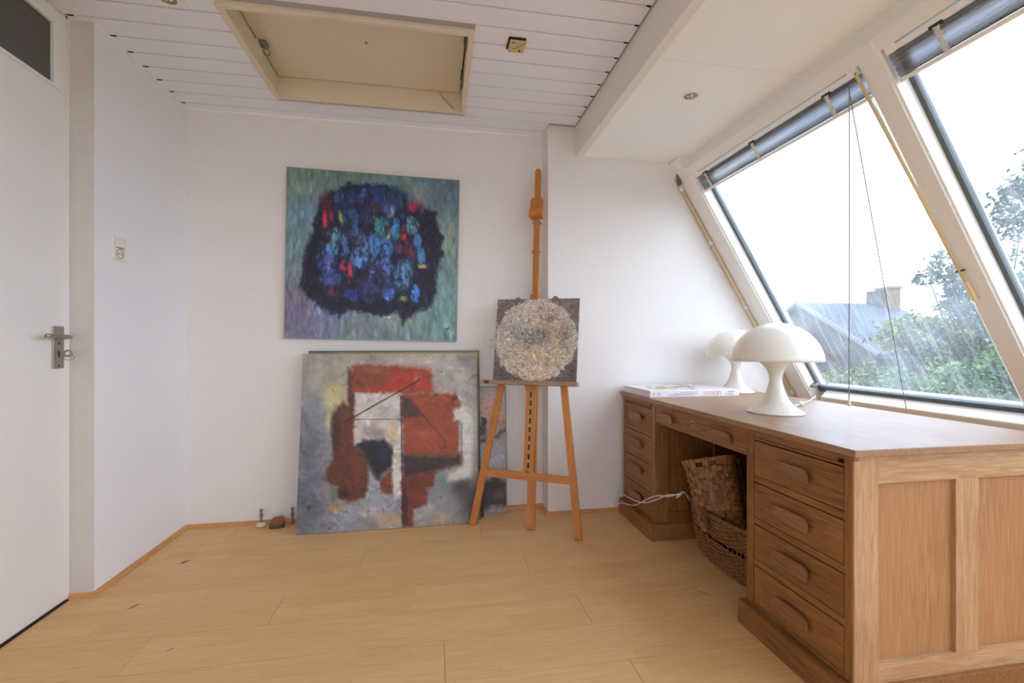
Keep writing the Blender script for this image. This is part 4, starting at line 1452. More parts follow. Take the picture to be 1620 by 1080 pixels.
# --- rust painting
N2 = 300
P = Paint([(120, 48), (1050, 50), (1052, 978), (48, 1045)], N2)
P.fill((150, 148, 146))
for a in ((200, 120, 220, 160, (172, 166, 156), .95), (560, 70, 400, 60, (184, 172, 160), .9), (930, 180, 140, 140, (182, 174, 164), .95), (150, 420, 120, 160, (136, 138, 144), .9), (120, 600, 110, 180, (112, 116, 126), .95),
          (110, 850, 140, 180, (104, 110, 124), .95), (180, 960, 120, 90, (112, 116, 128), .9), (330, 960, 130, 70, (146, 152, 166), .9), (520, 860, 110, 110, (158, 164, 176), .9), (480, 800, 60, 60, (168, 176, 184), .8),
          (570, 960, 70, 40, (198, 160, 120), .75), (850, 950, 70, 50, (190, 150, 108), .7), (270, 900, 40, 24, (190, 146, 92), .7), (840, 860, 100, 80, (146, 150, 156), .8), (970, 600, 70, 160, (196, 192, 184), .9),
          (1000, 860, 60, 110, (84, 80, 80), .9), (950, 780, 60, 40, (62, 66, 72), .8), (1010, 430, 40, 120, (204, 198, 186), .8), (440, 920, 40, 50, (186, 162, 138), .5), (300, 240, 90, 60, (196, 188, 150), .6)):
    P.blob(*a)
P.mottle(0.14, 90, 5); P.tint(0.03, 70, 6)
P.warp(14, 24, 40)
P.ell(280, 300, 80, 110, (206, 196, 142), .85, .9); P.ell(245, 420, 28, 80, (208, 198, 148), .7, .9)
P.warp(9, 16, 42)
P.poly([(360, 120), (395, 180), (392, 280), (385, 560), (450, 590), (455, 700), (450, 800), (425, 838), (345, 862), (290, 835), (288, 775), (228, 752), (230, 680), (262, 630), (268, 380), (325, 312), (355, 330)], (108, 62, 46), 12)
P.ell(285, 480, 34, 170, (70, 52, 46), .85, .9); P.ell(372, 250, 20, 120, (92, 60, 56), .8, .8); P.ell(320, 810, 44, 50, (62, 46, 42), .8, .8); P.ell(330, 370, 40, 50, (104, 78, 70), .7, .9)
P.ell(400, 680, 60, 100, (138, 72, 50), .6, .9); P.ell(260, 720, 40, 40, (92, 56, 46), .7, .8)
P.poly([(378, 108), (600, 115), (802, 140), (808, 258), (640, 268), (372, 262)], (142, 82, 62), 10)
P.poly([(600, 128), (790, 142), (803, 250), (640, 262), (500, 258), (560, 215)], (178, 68, 44), 30, .95)
P.ell(470, 240, 100, 22, (178, 74, 46), .8, .9); P.ell(520, 140, 90, 26, (164, 104, 78), .6, .9)
P.ell(730, 190, 34, 50, (204, 140, 120), .45, .9)
P.poly([(395, 265), (645, 262), (640, 560), (600, 600), (585, 545), (520, 520), (430, 520), (398, 552), (378, 545)], (202, 196, 190), 10)
P.ell(470, 470, 60, 60, (150, 138, 132), .7, .9); P.ell(520, 480, 60, 40, (128, 118, 112), .6, .9); P.ell(495, 430, 30, 20, (196, 160, 150), .6, .9); P.ell(590, 470, 36, 80, (206, 182, 140), .8, .9)
P.ell(560, 340, 60, 40, (186, 182, 180), .6, .9)
P.poly([(383, 555), (430, 522), (545, 515), (592, 570), (582, 670), (532, 700), (514, 742), (492, 722), (450, 640), (440, 590)], (44, 42, 50), 14)
P.ell(540, 600, 40, 70, (50, 54, 82), .7, .9)
P.poly([(595, 555), (642, 560), (636, 842), (592, 848), (584, 700)], (206, 200, 196), 8)
P.ell(612, 740, 20, 60, (214, 210, 208), .7, .8); P.ell(610, 600, 20, 30, (196, 172, 130), .6, .8)
P.poly([(640, 275), (700, 268), (935, 268), (962, 330), (950, 430), (948, 590), (900, 612), (650, 602)], (154, 80, 52), 10)
P.ell(760, 500, 110, 80, (178, 92, 64), .6, .9); P.ell(900, 320, 50, 40, (142, 72, 52), .7, .9); P.ell(930, 290, 24, 18, (80, 50, 42), .8, .8)
P.poly([(650, 282), (690, 292), (758, 386), (646, 405)], (82, 62, 52), 12)
P.poly([(922, 345), (1000, 338), (1025, 420), (1015, 720), (880, 752), (900, 700), (962, 680), (968, 410), (925, 412)], (208, 206, 198), 12)
P.poly([(640, 598), (900, 608), (962, 590), (965, 655), (850, 682), (800, 702), (690, 722), (645, 762)], (70, 52, 46), 16)
P.poly([(650, 722), (820, 690), (812, 768), (772, 790), (770, 878), (722, 892), (694, 905), (692, 1000), (636, 1002), (634, 760)], (122, 60, 44), 10)
P.ell(650, 880, 20, 150, (62, 48, 46), .9, .7); P.ell(690, 760, 50, 60, (104, 56, 44), .7, .9); P.ell(740, 840, 30, 50, (158, 78, 52), .6, .9)
P.poly([(518, 742), (580, 680), (586, 812), (545, 816), (520, 808)], (124, 66, 48), 10)
P.ell(850, 740, 44, 66, (112, 138, 134), .8, .9); P.ell(880, 780, 50, 30, (126, 146, 142), .6, .9); P.ell(262, 820, 24, 60, (98, 118, 92), .7, .9)
P.line(335, 420, 742, 192, 4, (60, 46, 46), .9); P.line(385, 405, 640, 405, 2.4, (70, 60, 58), .8); P.line(685, 300, 880, 530, 4, (98, 58, 46), .75)
P.line(640, 280, 638, 1000, 3.2, (56, 46, 46), .8); P.line(966, 430, 962, 640, 2.4, (60, 60, 66), .7)
P.line(90, 985, 140, 990, 2.5, (80, 84, 96), .7)
P.strokes(1700, 10, 40, 6, 14, 0.055, 5, warm=0.012)
P.strokes(1500, 3, 10, 2, 5, 0.07, 6)
P.mottle(0.08, 60, 58, 0.6)
P.c = 255 * np.clip(P.c / 255, 0, 1) ** 1.10 * 1.04
a_l = math.atan2(0.143, 0.995)
yb_, xb_ = 2.635, -0.757
sc = 2.635 / 2.609
M4 = Matrix.Translation((xb_, yb_, 0.003)) @ Matrix.Rotation(-a_l, 4, 'X')
place_canvas('rust_painting', 'large unframed abstract painting of rust-red and white blocks leaning on the wall', P, 1.007, 1.000, 0.022, M4, side='raw_edge', k=1.02)

# --- green-edged canvas hidden behind the rust painting
P = Paint([(0, 0), (100, 0), (100, 100), (0, 100)], 40)
P.fill((96, 104, 84)); P.blob(80, 4, 60, 8, (150, 128, 70)); P.mottle(0.2, 10, 3)
a2 = math.atan2(0.108, 0.995)
M4 = Matrix.Translation((-0.728, 2.69, 0.003)) @ Matrix.Rotation(-a2, 4, 'X')
place_canvas('green_edged_painting', 'dark green-edged canvas mostly hidden behind the rust-red painting', P, 0.992, 1.008, 0.020, M4, side='frame_green', frame=('frame_green', 0.004, 0.002))

# --- small landscape in silver frame
P = Paint([(92, 178), (248, 178), (248, 880), (92, 880)], 150)
P.x = 248 - (248 - P.x) * 3.6 * 1.0
P.fill((150, 140, 136))
P.blob(170, 230, 200, 60, (168, 158, 156), .9); P.blob(200, 330, 160, 60, (178, 152, 128), .9); P.blob(130, 290, 40, 50, (186, 150, 124), .8); P.blob(200, 520, 200, 70, (150, 150, 158), .9)
P.blob(180, 600, 200, 60, (168, 172, 182), .9); P.blob(200, 690, 100, 30, (150, 160, 180), .8); P.blob(220, 400, 60, 40, (160, 132, 112), .8)
P.warp(16, 30, 60)
P.poly([(-400, 480), (60, 470), (150, 455), (215, 440), (260, 405), (260, 432), (200, 462), (120, 480), (-400, 520)], (76, 74, 76), 10)
P.warp(12, 18, 61)
P.poly([(-400, 700), (120, 705), (180, 680), (250, 715), (260, 850), (160, 845), (100, 870), (-400, 860)], (66, 58, 58), 16)
P.ell(205, 780, 50, 50, (110, 96, 96), .7, .9); P.ell(180, 740, 60, 30, (52, 48, 52), .8, .9)
P.poly([(90, 345), (125, 345), (125, 395), (88, 395)], (62, 66, 68), 6); P.poly([(80, 395), (124, 395), (124, 450), (80, 450)], (86, 76, 72), 6)
P.mottle(0.2, 8, 62)
a3 = math.atan2(0.052, 0.785)
M4 = Matrix.Translation((-0.12, 2.772, 0.006)) @ Matrix.Rotation(-a3, 4, 'X')
place_canvas('landscape_painting', 'grey misty landscape painting in a thin silver frame behind the easel leg', P, 0.555, 0.775, 0.015, M4, side='frame_silver', frame=('frame_silver', 0.006, 0.004))
# narrow maroon canvas edge between them
t = thing('maroon_canvas', 'narrow dark maroon canvas edge standing behind the rust-red painting', 'canvas', (0.19, 2.715, 0))
t.rotation_euler = (-0.09, 0, 0)
mk('stretcher', nbox(-0.25, 0.10, 0.0, 0.014, 0.002, 0.24, bev=0.002), 'maroon_paint', t, local=True)
mk('back_board', nbox(-0.245, 0.095, 0.014, 0.017, 0.006, 0.236), 'raw_edge', t, local=True)

# ------------------------------------------------------------------ easel
LF = Vector((0.2017, 2.603, 0.0))
UU = Vector((0.881, -0.474, 0.0)).normalized()
NN = Vector((0.469, 0.872, -0.139))
NN = (NN - UU * NN.dot(UU)).normalized()
VV = UU.cross(NN)
ME = Matrix.Translation(LF) @ Matrix((UU, NN, VV)).transposed().to_4x4()
ez = thing('studio_easel', 'tall tripod wooden studio easel holding the small round-motif canvas', 'easel')
ez.matrix_world = ME


def bar(bm, p, q, w, y0, y1, bev=0.002, top_round=False, foot=False):
    """flat bar in the easel plane between (x,z) points"""
    p, q = Vector((p[0], 0, p[1])), Vector((q[0], 0, q[1]))
    d = (q - p).normalized()
    s = Vector((d.z, 0, -d.x)) * (w / 2)
    pts = [p - s, p + s]
    if foot:
        pts = [Vector((p.x - w / 2 / d.z, 0, p.z)), Vector((p.x + w / 2 / d.z, 0, p.z))]
    end = [q + s, q - s]
    if top_round:
        end = []
        for k in range(9):
            a = math.pi * k / 8
            end.append(q + s * math.cos(a) + d * (w / 2) * math.sin(a))
    poly = [(v.x, v.z) for v in pts + end]
    prism(bm, poly, lambda a, b, t: (a, t, b), y0, y1, bev)


for p, q in (((0.006, 0.004), (0.226, 1.325)), ((0.624, 0.004), (0.455, 1.325))):
    bm = bmesh.new(); bar(bm, p, q, 0.040, 0.0, 0.022, top_round=True, foot=True)
    mk('front_leg', bm, 'easel_wood', ez, local=True)
bm = bmesh.new(); box(bm, 0.060, 0.582, -0.004, 0.020, 0.286, 0.328, bev=0.002)
mk('cross_bar', bm, 'easel_wood_x', ez, local=True)
bm = bmesh.new(); bar(bm, (0.342, 0.012), (0.330, 1.25), 0.046, 0.044, 0.066, foot=True)
mk('rear_leg', bm, 'easel_wood', ez, local=True)
bm = bmesh.new(); box(bm, 0.301, 0.322, 0.0, 0.030, 0.315, 1.36, bev=0.002)
mk('mast_rail', bm, 'easel_wood', ez, local=True)
bm = bmesh.new(); box(bm, 0.336, 0.356, 0.0, 0.030, 0.315, 1.36, bev=0.002)
mk('mast_rail', bm, 'easel_wood', ez, local=True)
rt_ = mk('ratchet_strip', nbox(0.321, 0.337, 0.004, 0.010, 0.335, 0.80, bev=0.001), 'brass', ez, local=True)
for k in range(9):
    z0 = 0.352 + 0.050 * k
    mk('ratchet_slot', nbox(0.3235, 0.3345, 0.0025, 0.0045, z0, z0 + 0.030), 'dark_metal', rt_, local=True)
bm = bmesh.new(); bar(bm, (0.338, 0.80), (0.318, 2.140), 0.036, 0.004, 0.026, top_round=True)
mk('mast', bm, 'easel_wood', ez, local=True)
bm = bmesh.new()
prism(bm, [(0.282, 1.835), (0.360, 1.835), (0.360, 1.945), (0.350, 1.963), (0.292, 1.963), (0.282, 1.945)], lambda a, b, t: (a, t, b), -0.012, 0.03, 0.004)
hd = mk('canvas_clamp', bm, 'easel_wood', ez, local=True)
mk('clamp_lip', nbox(0.280, 0.362, -0.030, -0.012, 1.835, 1.885, bev=0.003), 'easel_wood_x', hd, local=True)
bm = bmesh.new()
lathe(bm, [(0.006, 0), (0.006, 0.004), (0, 0.005)], 12)
bmesh.ops.rotate(bm, verts=bm.verts[:], cent=(0, 0, 0), matrix=Matrix.Rotation(math.pi / 2, 3, 'X'))
bmesh.ops.translate(bm, verts=bm.verts[:], vec=(0.322, -0.012, 1.93))
mk('clamp_bolt', bm, 'zinc', hd, local=True)
for zz in (1.62, 1.80):
    mk('mast_band', nbox(0.299, 0.349, 0.003, 0.027, zz, zz + 0.012, bev=0.001), 'tray_wood', ez, local=True)
tr_ = mk('canvas_tray', nbox(0.040, 0.606, -0.064, 0.0, 0.818, 0.842, bev=0.002), 'tray_wood', ez, local=True)
mk('tray_slide', nbox(0.296, 0.362, -0.012, 0.0, 0.79, 0.90, bev=0.002), 'easel_wood', ez, local=True)
mk('paint_smear', nbox(0.062, 0.092, -0.0648, -0.062, 0.822, 0.836), 'maroon_paint', tr_, local=True)

# --- round motif canvas on the easel
N4 = 190
P = Paint([(786, 472), (916.5, 474), (911.5, 606), (780, 600)], N4)
P.fill((104, 96, 94))
P.blob(900, 490, 30, 24, (118, 108, 104), .8); P.blob(795, 590, 20, 16, (86, 78, 78), .9); P.blob(905, 590, 20, 20, (78, 74, 74), .8); P.blob(790, 480, 20, 14, (112, 104, 102), .8)
P.mottle(0.15, 5, 70)
P.warp(7, 7, 71)
r = np.hypot((P.x + P.wx - 847.5) / 66.5, (P.y + P.wy - 537.5) / 66)
P.blend(np.clip((1.0 - r) / 0.06, 0, 1), (170, 160, 146))
inn = np.clip((1.0 - r) / 0.05, 0, 1)
P.blend(inn * np.clip((r - 0.62) * 2.2, 0, 1) * 0.75, (186, 184, 182))
for (x, y, rx, ry, c) in ((850, 512, 22, 14, (192, 174, 144)), (835, 528, 26, 10, (120, 122, 126)), (862, 530, 14, 14, (104, 102, 102)), (812, 545, 18, 16, (168, 160, 148)), (845, 560, 36, 12, (186, 168, 138)),
                          (880, 540, 14, 30, (178, 156, 130)), (828, 500, 16, 12, (190, 184, 176)), (872, 505, 10, 8, (122, 104, 92)), (895, 530, 8, 16, (122, 112, 110)), (855, 590, 34, 10, (196, 178, 150)), (842, 540, 18, 8, (112, 116, 122)), (812, 520, 14, 14, (150, 146, 140))):
    d = ((P.x - x) / rx) ** 2 + ((P.y - y) / ry) ** 2
    P.blend(inn * np.exp(-d) * 0.9, c)
nz = fbm(P.x / 2.6, P.y / 2.6, 73, 4)
P.blend(inn * np.clip((nz - 0.54) * 5, 0, 1) * 0.55, (214, 206, 194))
nz2 = fbm(P.x / 2.2 + 90, P.y / 2.2, 79, 4)
P.blend(inn * np.clip((nz2 - 0.58) * 6, 0, 1) * 0.5, (92, 84, 78))
nz3 = fbm(P.x / 4 + 30, P.y / 4, 83, 3)
P.blend(inn * np.clip((nz3 - 0.6) * 6, 0, 1) * 0.45, (150, 118, 88))
P.blend(np.clip((nz - 0.6) * 6, 0, 1) * (1 - inn) * 0.25, (180, 170, 164))
P.line(838, 574, 846, 584, 0.8, (226, 220, 208), .9); P.line(846, 584, 850, 578, 0.8, (226, 220, 208), .9)
P.strokes(1100, 1.0, 4.0, 0.6, 1.4, 0.15, 86, warm=0.02)
P.mottle(0.06, 4.0, 85)
MC = ME @ Matrix.Translation((0.109, -0.052, 0.843)) @ Matrix.Rotation(math.radians(0.9), 4, 'Y')
place_canvas('round_motif_painting', 'small square canvas with pale textured disc standing on the easel', P, 0.492, 0.478, 0.02, MC, mat='impasto_paint', side='raw_edge')

# ------------------------------------------------------------------ baskets in the kneehole
def sup(a, e=2.6):
    c, s = math.cos(a), math.sin(a)
    return math.copysign(abs(c) ** (2 / e), c), math.copysign(abs(s) ** (2 / e), s)


WC = Vector((1.462, 1.905, 0.0))
wk = thing('wicker_basket', 'low oval brown wicker basket standing on the floor in the desk kneehole', 'basket', WC)


def wk_pt(a, z, off=0.0, base=True):
    k = z / 0.25
    rx = (0.150 + 0.042 * k ** 0.55) + off
    ry = (0.252 + 0.058 * k ** 0.55) + off
    if k < 0.16:
        g = 1 - (1 - k / 0.16) ** 2 * 0.06
        rx *= g; ry *= g
    c, s = sup(a, 3.0)
    return Vector((rx * c, ry * s, z + 0.012 * (abs(math.sin(a))) * k))


NS = 72
bm = bmesh.new()
for k in range(NS):
    a = 2 * math.pi * k / NS
    tube(bm, [wk_pt(a, 0.008 + 0.242 * j / 8) for j in range(9)], 0.0026, 5)
o = mk('stake', bm, 'wicker', wk, local=True)
o['kind'] = 'stuff'
bm = bmesh.new()
nrow = 27
for rI in range(nrow):
    z = 0.010 + rI * 0.0090
    gap = 14 <= rI <= 15
    pts = []
    M_ = NS * 2
    for k in range(M_):
        a = 2 * math.pi * k / M_
        wv = 0.0034 * (1 if ((k // 1 + 2 * rI) % 4) < 2 else -1)
        pts.append(wk_pt(a, z + 0.0007 * math.sin(k * 0.37 + rI), wv))
    if gap:
        # a broken-out strip in the weave on the room side
        ks = [k for k in range(M_) if not (0.40 < ((k / M_ + 0.0) % 1) < 0.60)]
        run = [k for k in range(int(0.60 * M_), M_)] + [k for k in range(0, int(0.40 * M_) + 1)]
        tube(bm, [pts[k % M_] for k in run], 0.0047, 5)
    else:
        tube(bm, pts, 0.0047, 5, True)
o = mk('weave', bm, 'wicker', wk, True, True)
o['kind'] = 'stuff'
bm = bmesh.new()
for ph in (0, 1, 2):
    pts = []
    M_ = 180
    for k in range(M_):
        a = 2 * math.pi * k / M_
        tw = k * 2 * math.pi * 22 / M_ + ph * 2 * math.pi / 3
        pts.append(wk_pt(a, 0.250 + 0.006 * math.sin(tw), 0.003 + 0.006 * math.cos(tw)))
    tube(bm, pts, 0.0058, 6, True)
mk('braided_rim', bm, 'wicker', wk, True, True)
bm = bmesh.new()
vs = []
for k in range(48):
    p = wk_pt(2 * math.pi * k / 48, 0.006)
    vs.append(bm.verts.new((p.x, p.y, 0.006)))
bm.faces.new(vs)
bmesh.ops.solidify(bm, geom=bm.faces[:], thickness=0.004)
mk('basket_base', bm, 'wicker', wk, local=True)
for a in (math.pi - 0.74, math.pi - 0.02):
    bm = bmesh.new()
    p = wk_pt(a, 0.25)
    q = wk_pt(a, 0.19, 0.010)
    out = Vector((-1, 0, 0))
    pts = [wk_pt(a, 0.20, -0.012), wk_pt(a, 0.245, -0.016), wk_pt(a, 0.264, -0.002), wk_pt(a, 0.254, 0.018), wk_pt(a, 0.22, 0.014), wk_pt(a, 0.182, 0.010)]
    pts = smooth_path(pts, 5)
    tang = (wk_pt(a + 0.05, 0.25) - wk_pt(a - 0.05, 0.25)).normalized()
    prev = None
    for p_ in pts:
        r_ = [bm.verts.new(p_ + tang * 0.011), bm.verts.new(p_ - tang * 0.011)]
        if prev:
            bm.faces.new((prev[0], prev[1], r_[1], r_[0]))
        prev = r_
    bmesh.ops.solidify(bm, geom=bm.faces[:], thickness=0.003)
    mk('leather_strap', bm, 'leather_strap', wk, local=True)

# splint basket tipped inside
sb_ = thing('splint_basket', 'tall basket of wide brown woven splints tipped inside the wicker basket', 'basket', (1.380, 1.965, 0.150))
sb_.rotation_euler = (math.radians(-17), math.radians(15), math.radians(38))
HB = 0.34


def sp_pt(p, z, off=0.0):
    """p in 0..1 round a rounded rectangle, z 0..HB"""
    k = z / HB
    rx = 0.076 + 0.018 * k + (0.010 * max(0, (k - 0.86) / 0.14) ** 2) + off
    ry = 0.098 + 0.022 * k + (0.012 * max(0, (k - 0.86) / 0.14) ** 2) + off
    c, s = sup(2 * math.pi * p, 4.0)
    return Vector((rx * c, ry * s, z))


def ribbon(bm, centres, widths, thick=0.002):
    prev = None
    for c, w in zip(centres, widths):
        r_ = [bm.verts.new(c + w), bm.verts.new(c - w)]
        if prev:
            bm.faces.new((prev[0], prev[1], r_[1], r_[0]))
        prev = r_
    bmesh.ops.recalc_face_normals(bm, faces=bm.faces[:])
    bmesh.ops.solidify(bm, geom=bm.faces[:], thickness=thick)


NV, NH = 22, 10
hstep = 0.030
for i in range(NV):
    p = i / NV
    bm = bmesh.new()
    cs, ws = [], []
    for j in range(56):
        z = 0.004 + (HB - 0.006) * j / 55
        row = z / hstep
        off = 0.0060 * math.cos(math.pi * row + math.pi * i) if z < NH * hstep else 0.002
        cs.append(sp_pt(p, z, off))
        tang = (sp_pt(p + 0.004, z) - sp_pt(p - 0.004, z)).normalized()
        ws.append(tang * (0.0122 + 0.0035 * (z / HB)) )
    ribbon(bm, cs, ws)
    mk('upright_splint', bm, 'splint', sb_, local=True)
for rI in range(NH):
    zc = hstep * (rI + 0.5)
    bm = bmesh.new()
    M_ = NV * 6
    cs, ws = [], []
    for k in range(M_ + 1):
        p = k / M_
        off = -0.0046 * math.cos(math.pi * (p * NV) + math.pi * (rI + 0.0)) * (1 if True else 0)
        off = 0.0062 * math.cos(math.pi * p * NV) * (1 if rI % 2 else -1)
        cs.append(sp_pt(p, zc, off)); ws.append(Vector((0, 0, 0.0140)))
    ribbon(bm, cs, ws)
    mk('cross_splint', bm, 'splint', sb_, local=True)
bm = bmesh.new()
ribbon(bm, [sp_pt(k / 120, HB - 0.012, -0.004) for k in range(121)], [Vector((0, 0, 0.009))] * 121, 0.003)
mk('rim_splint', bm, 'splint', sb_, local=True)
bm = bmesh.new()
bm.faces.new([bm.verts.new(sp_pt(k / 40, 0.004)) for k in range(40)])
bmesh.ops.solidify(bm, geom=bm.faces[:], thickness=0.003)
mk('basket_base', bm, 'splint', sb_, local=True)


def lump(name, mat, c, r, label, cat, seed):
    bm = bmesh.new()
    bmesh.ops.create_icosphere(bm, subdivisions=4, radius=1.0)
    rs = np.random.RandomState(seed)
    ph = rs.rand(12, 4) * 6
    for v in bm.verts:
        d = 1.0
        for k in range(6):
            d += 0.045 * math.sin(v.co.x * (2 + k) * 1.3 + ph[k, 0]) * math.sin(v.co.y * (2 + k) + ph[k, 1]) * math.cos(v.co.z * (2.2 + k) + ph[k, 2])
        # superellipsoid-like cloth bag
        q = Vector([math.copysign(abs(t) ** 0.75, t) for t in v.co])
        v.co = Vector((q.x * r[0], q.y * r[1], q.z * r[2])) * d
    o = mk(name, bm, mat, None, True)
    o.location = c
    return tag(o, label, cat)


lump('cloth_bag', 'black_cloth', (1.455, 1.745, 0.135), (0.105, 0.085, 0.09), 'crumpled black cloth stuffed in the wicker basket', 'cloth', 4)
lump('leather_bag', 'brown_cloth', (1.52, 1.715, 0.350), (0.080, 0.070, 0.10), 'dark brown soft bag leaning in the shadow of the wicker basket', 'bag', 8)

# white twisted cables in front of the far pedestal
ca = thing('power_cable', 'twisted pair of white cables strung across the far desk pedestal into the basket', 'cable', (1.12, 2.4, 0.12))
def cab(pts, ax=1.118):
    out = []
    for i, (x, y) in enumerate(pts):
        p = hit(x, y, 0, ax)
        out.append(Vector(p))
    return out


r0 = [(1.135, 2.688, 0.05)]
A_ = cab([(984, 796), (1003, 799), (1022, 790), (1040, 784), (1058, 785), (1075, 781)]) + [Vector((1.20, 2.10, 0.272)), Vector((1.262, 2.135, 0.286)), Vector((1.30, 2.15, 0.24)), Vector((1.33, 2.155, 0.19))]
B_ = cab([(985, 783), (993, 786), (1006, 792), (1020, 795), (1036, 791), (1056, 783), (1076, 783)]) + [Vector((1.205, 2.115, 0.272)), Vector((1.265, 2.15, 0.285)), Vector((1.31, 2.165, 0.24)), Vector((1.35, 2.165, 0.19))]
for ln in (A_, B_):
    st_ = ln[0]
    ln = [Vector((1.150, 2.683, 0.015)), Vector((1.122, 2.678, 0.03)), st_ + Vector((-0.004, 0.01, 0))] + ln[1:]
    mk('cable', ntube(smooth_path(ln, 8), 0.0026, 6), 'cord_white', ca, True)
mk('cable_splice', ntube([B_[3] + Vector((-0.001, 0.012, 0)), B_[3] + Vector((-0.001, -0.012, 0.004))], 0.004, 6), 'cord_white', ca)

# ------------------------------------------------------------------ pipe stubs by the wall
def pipe_stub(x, y, hgt, lab, disc=True):
    p = thing('pipe_stub', lab, 'pipe', (x, y, 0))
    bm = bmesh.new()
    lathe(bm, [(0.0065, 0.0), (0.0065, hgt * 0.55), (0.010, hgt * 0.56), (0.010, hgt * 0.70), (0.0065, hgt * 0.72), (0.0065, hgt * 0.86), (0.0085, hgt * 0.88), (0.0085, hgt), (0, hgt)], 16)
    mk('valve_stem', bm, 'zinc', p, False, True)
    if disc:
        bm = bmesh.new()
        lathe(bm, [(0.0, 0.006), (0.026, 0.004), (0.028, 0.008), (0.024, 0.018), (0.012, 0.023), (0.0, 0.024)], 28)
        mk('floor_rosette', bm, 'pipe_cream', p, True, True)
        bm = bmesh.new()
        lathe(bm, [(0.0, 0.0), (0.016, 0.0), (0.016, 0.006), (0.0, 0.006)], 16)
        mk('gasket_ring', bm, 'stub_dark', p, False, True)
    return p


pipe_stub(-0.990, 2.797, 0.100, 'capped radiator pipe stub with cream rosette standing by the skirting')
pipe_stub(-0.822, 2.796, 0.098, 'bare radiator pipe stub half hidden by the rust-red painting', disc=False)
bm = bmesh.new()
random.seed(5)
lo, hi = [], []
for k in range(11):
    a = 2 * math.pi * k / 11
    r_ = 0.040 * (1 + random.uniform(-0.15, 0.15))
    lo.append(bm.verts.new((r_ * 1.05 * math.cos(a), r_ * 0.72 * math.sin(a), 0)))
    hi.append(bm.verts.new((r_ * 0.92 * math.cos(a) + 0.004, r_ * 0.62 * math.sin(a), 0.036 + 0.017 * math.sin(a) + random.uniform(-0.004, 0.004))))
for k in range(11):
    bm.faces.new((lo[k], lo[(k + 1) % 11], hi[(k + 1) % 11], hi[k]))
bm.faces.new(lo[::-1])
stub = thing('wood_stub', 'small charred wood stub lying by the skirting between the pipe stubs', 'wood', (-0.898, 2.770, 0))
hic = [(v.co.copy()) for v in hi]
mk('bark_body', bm, 'stub_dark', stub, local=True)
bm = bmesh.new()
cc = sum(hic, Vector()) / 11 + Vector((0, 0, 0.006))
vs = [bm.verts.new(c + Vector((0, 0, 0.0004))) for c in hic]
cv_ = bm.verts.new(cc)
for k in range(11):
    bm.faces.new((vs[k], vs[(k + 1) % 11], cv_))
mk('cut_face', bm, 'rust_stub', stub, local=True)

# ------------------------------------------------------------------ outside
struct(mk('ground', nbox(-40, 90, -60, 90, -5.6, -5.4), 'lawn'), 'garden ground far below the window', 'ground')


def cam_to_world(lat, d, z):
    p = _C + _rt * lat + _fw * d
    return Vector((p[0], p[1], z))


hs = thing('gabled_house', 'grey gabled neighbour house with slate roof seen through the window', 'house', cam_to_world(12, 16, -5.4))
rd = (0.985, 0.17); gd = (0.17, -0.985)
A0 = (10.16, 16.0); ZRG = 2.53; ZEV = 0.90; WG = 2.75; LEN = 4.0


def hp(r_, g_, z):
    return cam_to_world(A0[0] + rd[0] * r_ + gd[0] * g_, A0[1] + rd[1] * r_ + gd[1] * g_, z)


bm = bmesh.new()
lo = [bm.verts.new(hp(0.15, s * WG, z)) for s, z in ((-1, -5.4), (1, -5.4), (1, ZEV - 0.1), (0, ZRG - 0.12), (-1, ZEV - 0.1)) for s in (s,)]
hi = [bm.verts.new(hp(LEN, s * WG, z)) for s, z in ((-1, -5.4), (1, -5.4), (1, ZEV - 0.1), (0, ZRG - 0.12), (-1, ZEV - 0.1))]
bm.faces.new(lo[::-1]); bm.faces.new(hi)
for k in range(5):
    bm.faces.new((lo[k], lo[(k + 1) % 5], hi[(k + 1) % 5], hi[k]))
bmesh.ops.recalc_face_normals(bm, faces=bm.faces[:])
mk('house_wall', bm, 'house_brick', hs)
for sgn in (1, -1):
    bm = bmesh.new()
    a = [hp(0, 0, ZRG), hp(0, sgn * (WG + 0.25), ZEV - 0.15), hp(LEN, sgn * (WG + 0.25), ZEV - 0.15), hp(LEN, 0, ZRG)]
    lo = [bm.verts.new(v) for v in a]; hi = [bm.verts.new(v - Vector((0, 0, 0.14))) for v in a]
    bm.faces.new(lo); bm.faces.new(hi[::-1])
    for k in range(4):
        bm.faces.new((lo[k], lo[(k + 1) % 4], hi[(k + 1) % 4], hi[k]))
    bmesh.ops.recalc_face_normals(bm, faces=bm.faces[:])
    rf = mk('roof_slope', bm, 'slate_roof', hs)
    mk('verge_board', ntube([hp(-0.02, 0, ZRG - 0.03), hp(-0.02, sgn * (WG + 0.25), ZEV - 0.18)], 0.09, 6), 'verge_white', rf)
# chimney stack on the ridge
bm = bmesh.new()
c0 = at_depth(1392, 500, 16.6)
lat = (1392 - 810) / 712 * 16.6
def hb(bm, l0, l1, d0, d1, z0, z1):
    vs = [bm.verts.new(cam_to_world(l, d, z)) for l in (l0, l1) for d in (d0, d1) for z in (z0, z1)]
    for f in [(0, 1, 3, 2), (4, 6, 7, 5), (0, 4, 5, 1), (2, 3, 7, 6), (0, 2, 6, 4), (1, 5, 7, 3)]:
        bm.faces.new([vs[i] for i in f])
    bmesh.ops.recalc_face_normals(bm, faces=bm.faces[:])
hb(bm, lat - 0.08, lat + 0.42, 16.2, 16.7, 1.0, 3.05)
ch = mk('chimney', bm, 'chimney_brick', hs)
bm = bmesh.new(); hb(bm, lat - 0.42, lat - 0.08, 16.3, 16.7, 1.0, 2.98)
mk('chimney_flue', bm, 'house_brick', ch)
bm = bmesh.new(); hb(bm, lat - 0.12, lat + 0.46, 16.15, 16.75, 3.05, 3.12)
mk('chimney_cap', bm, 'verge_white', ch)


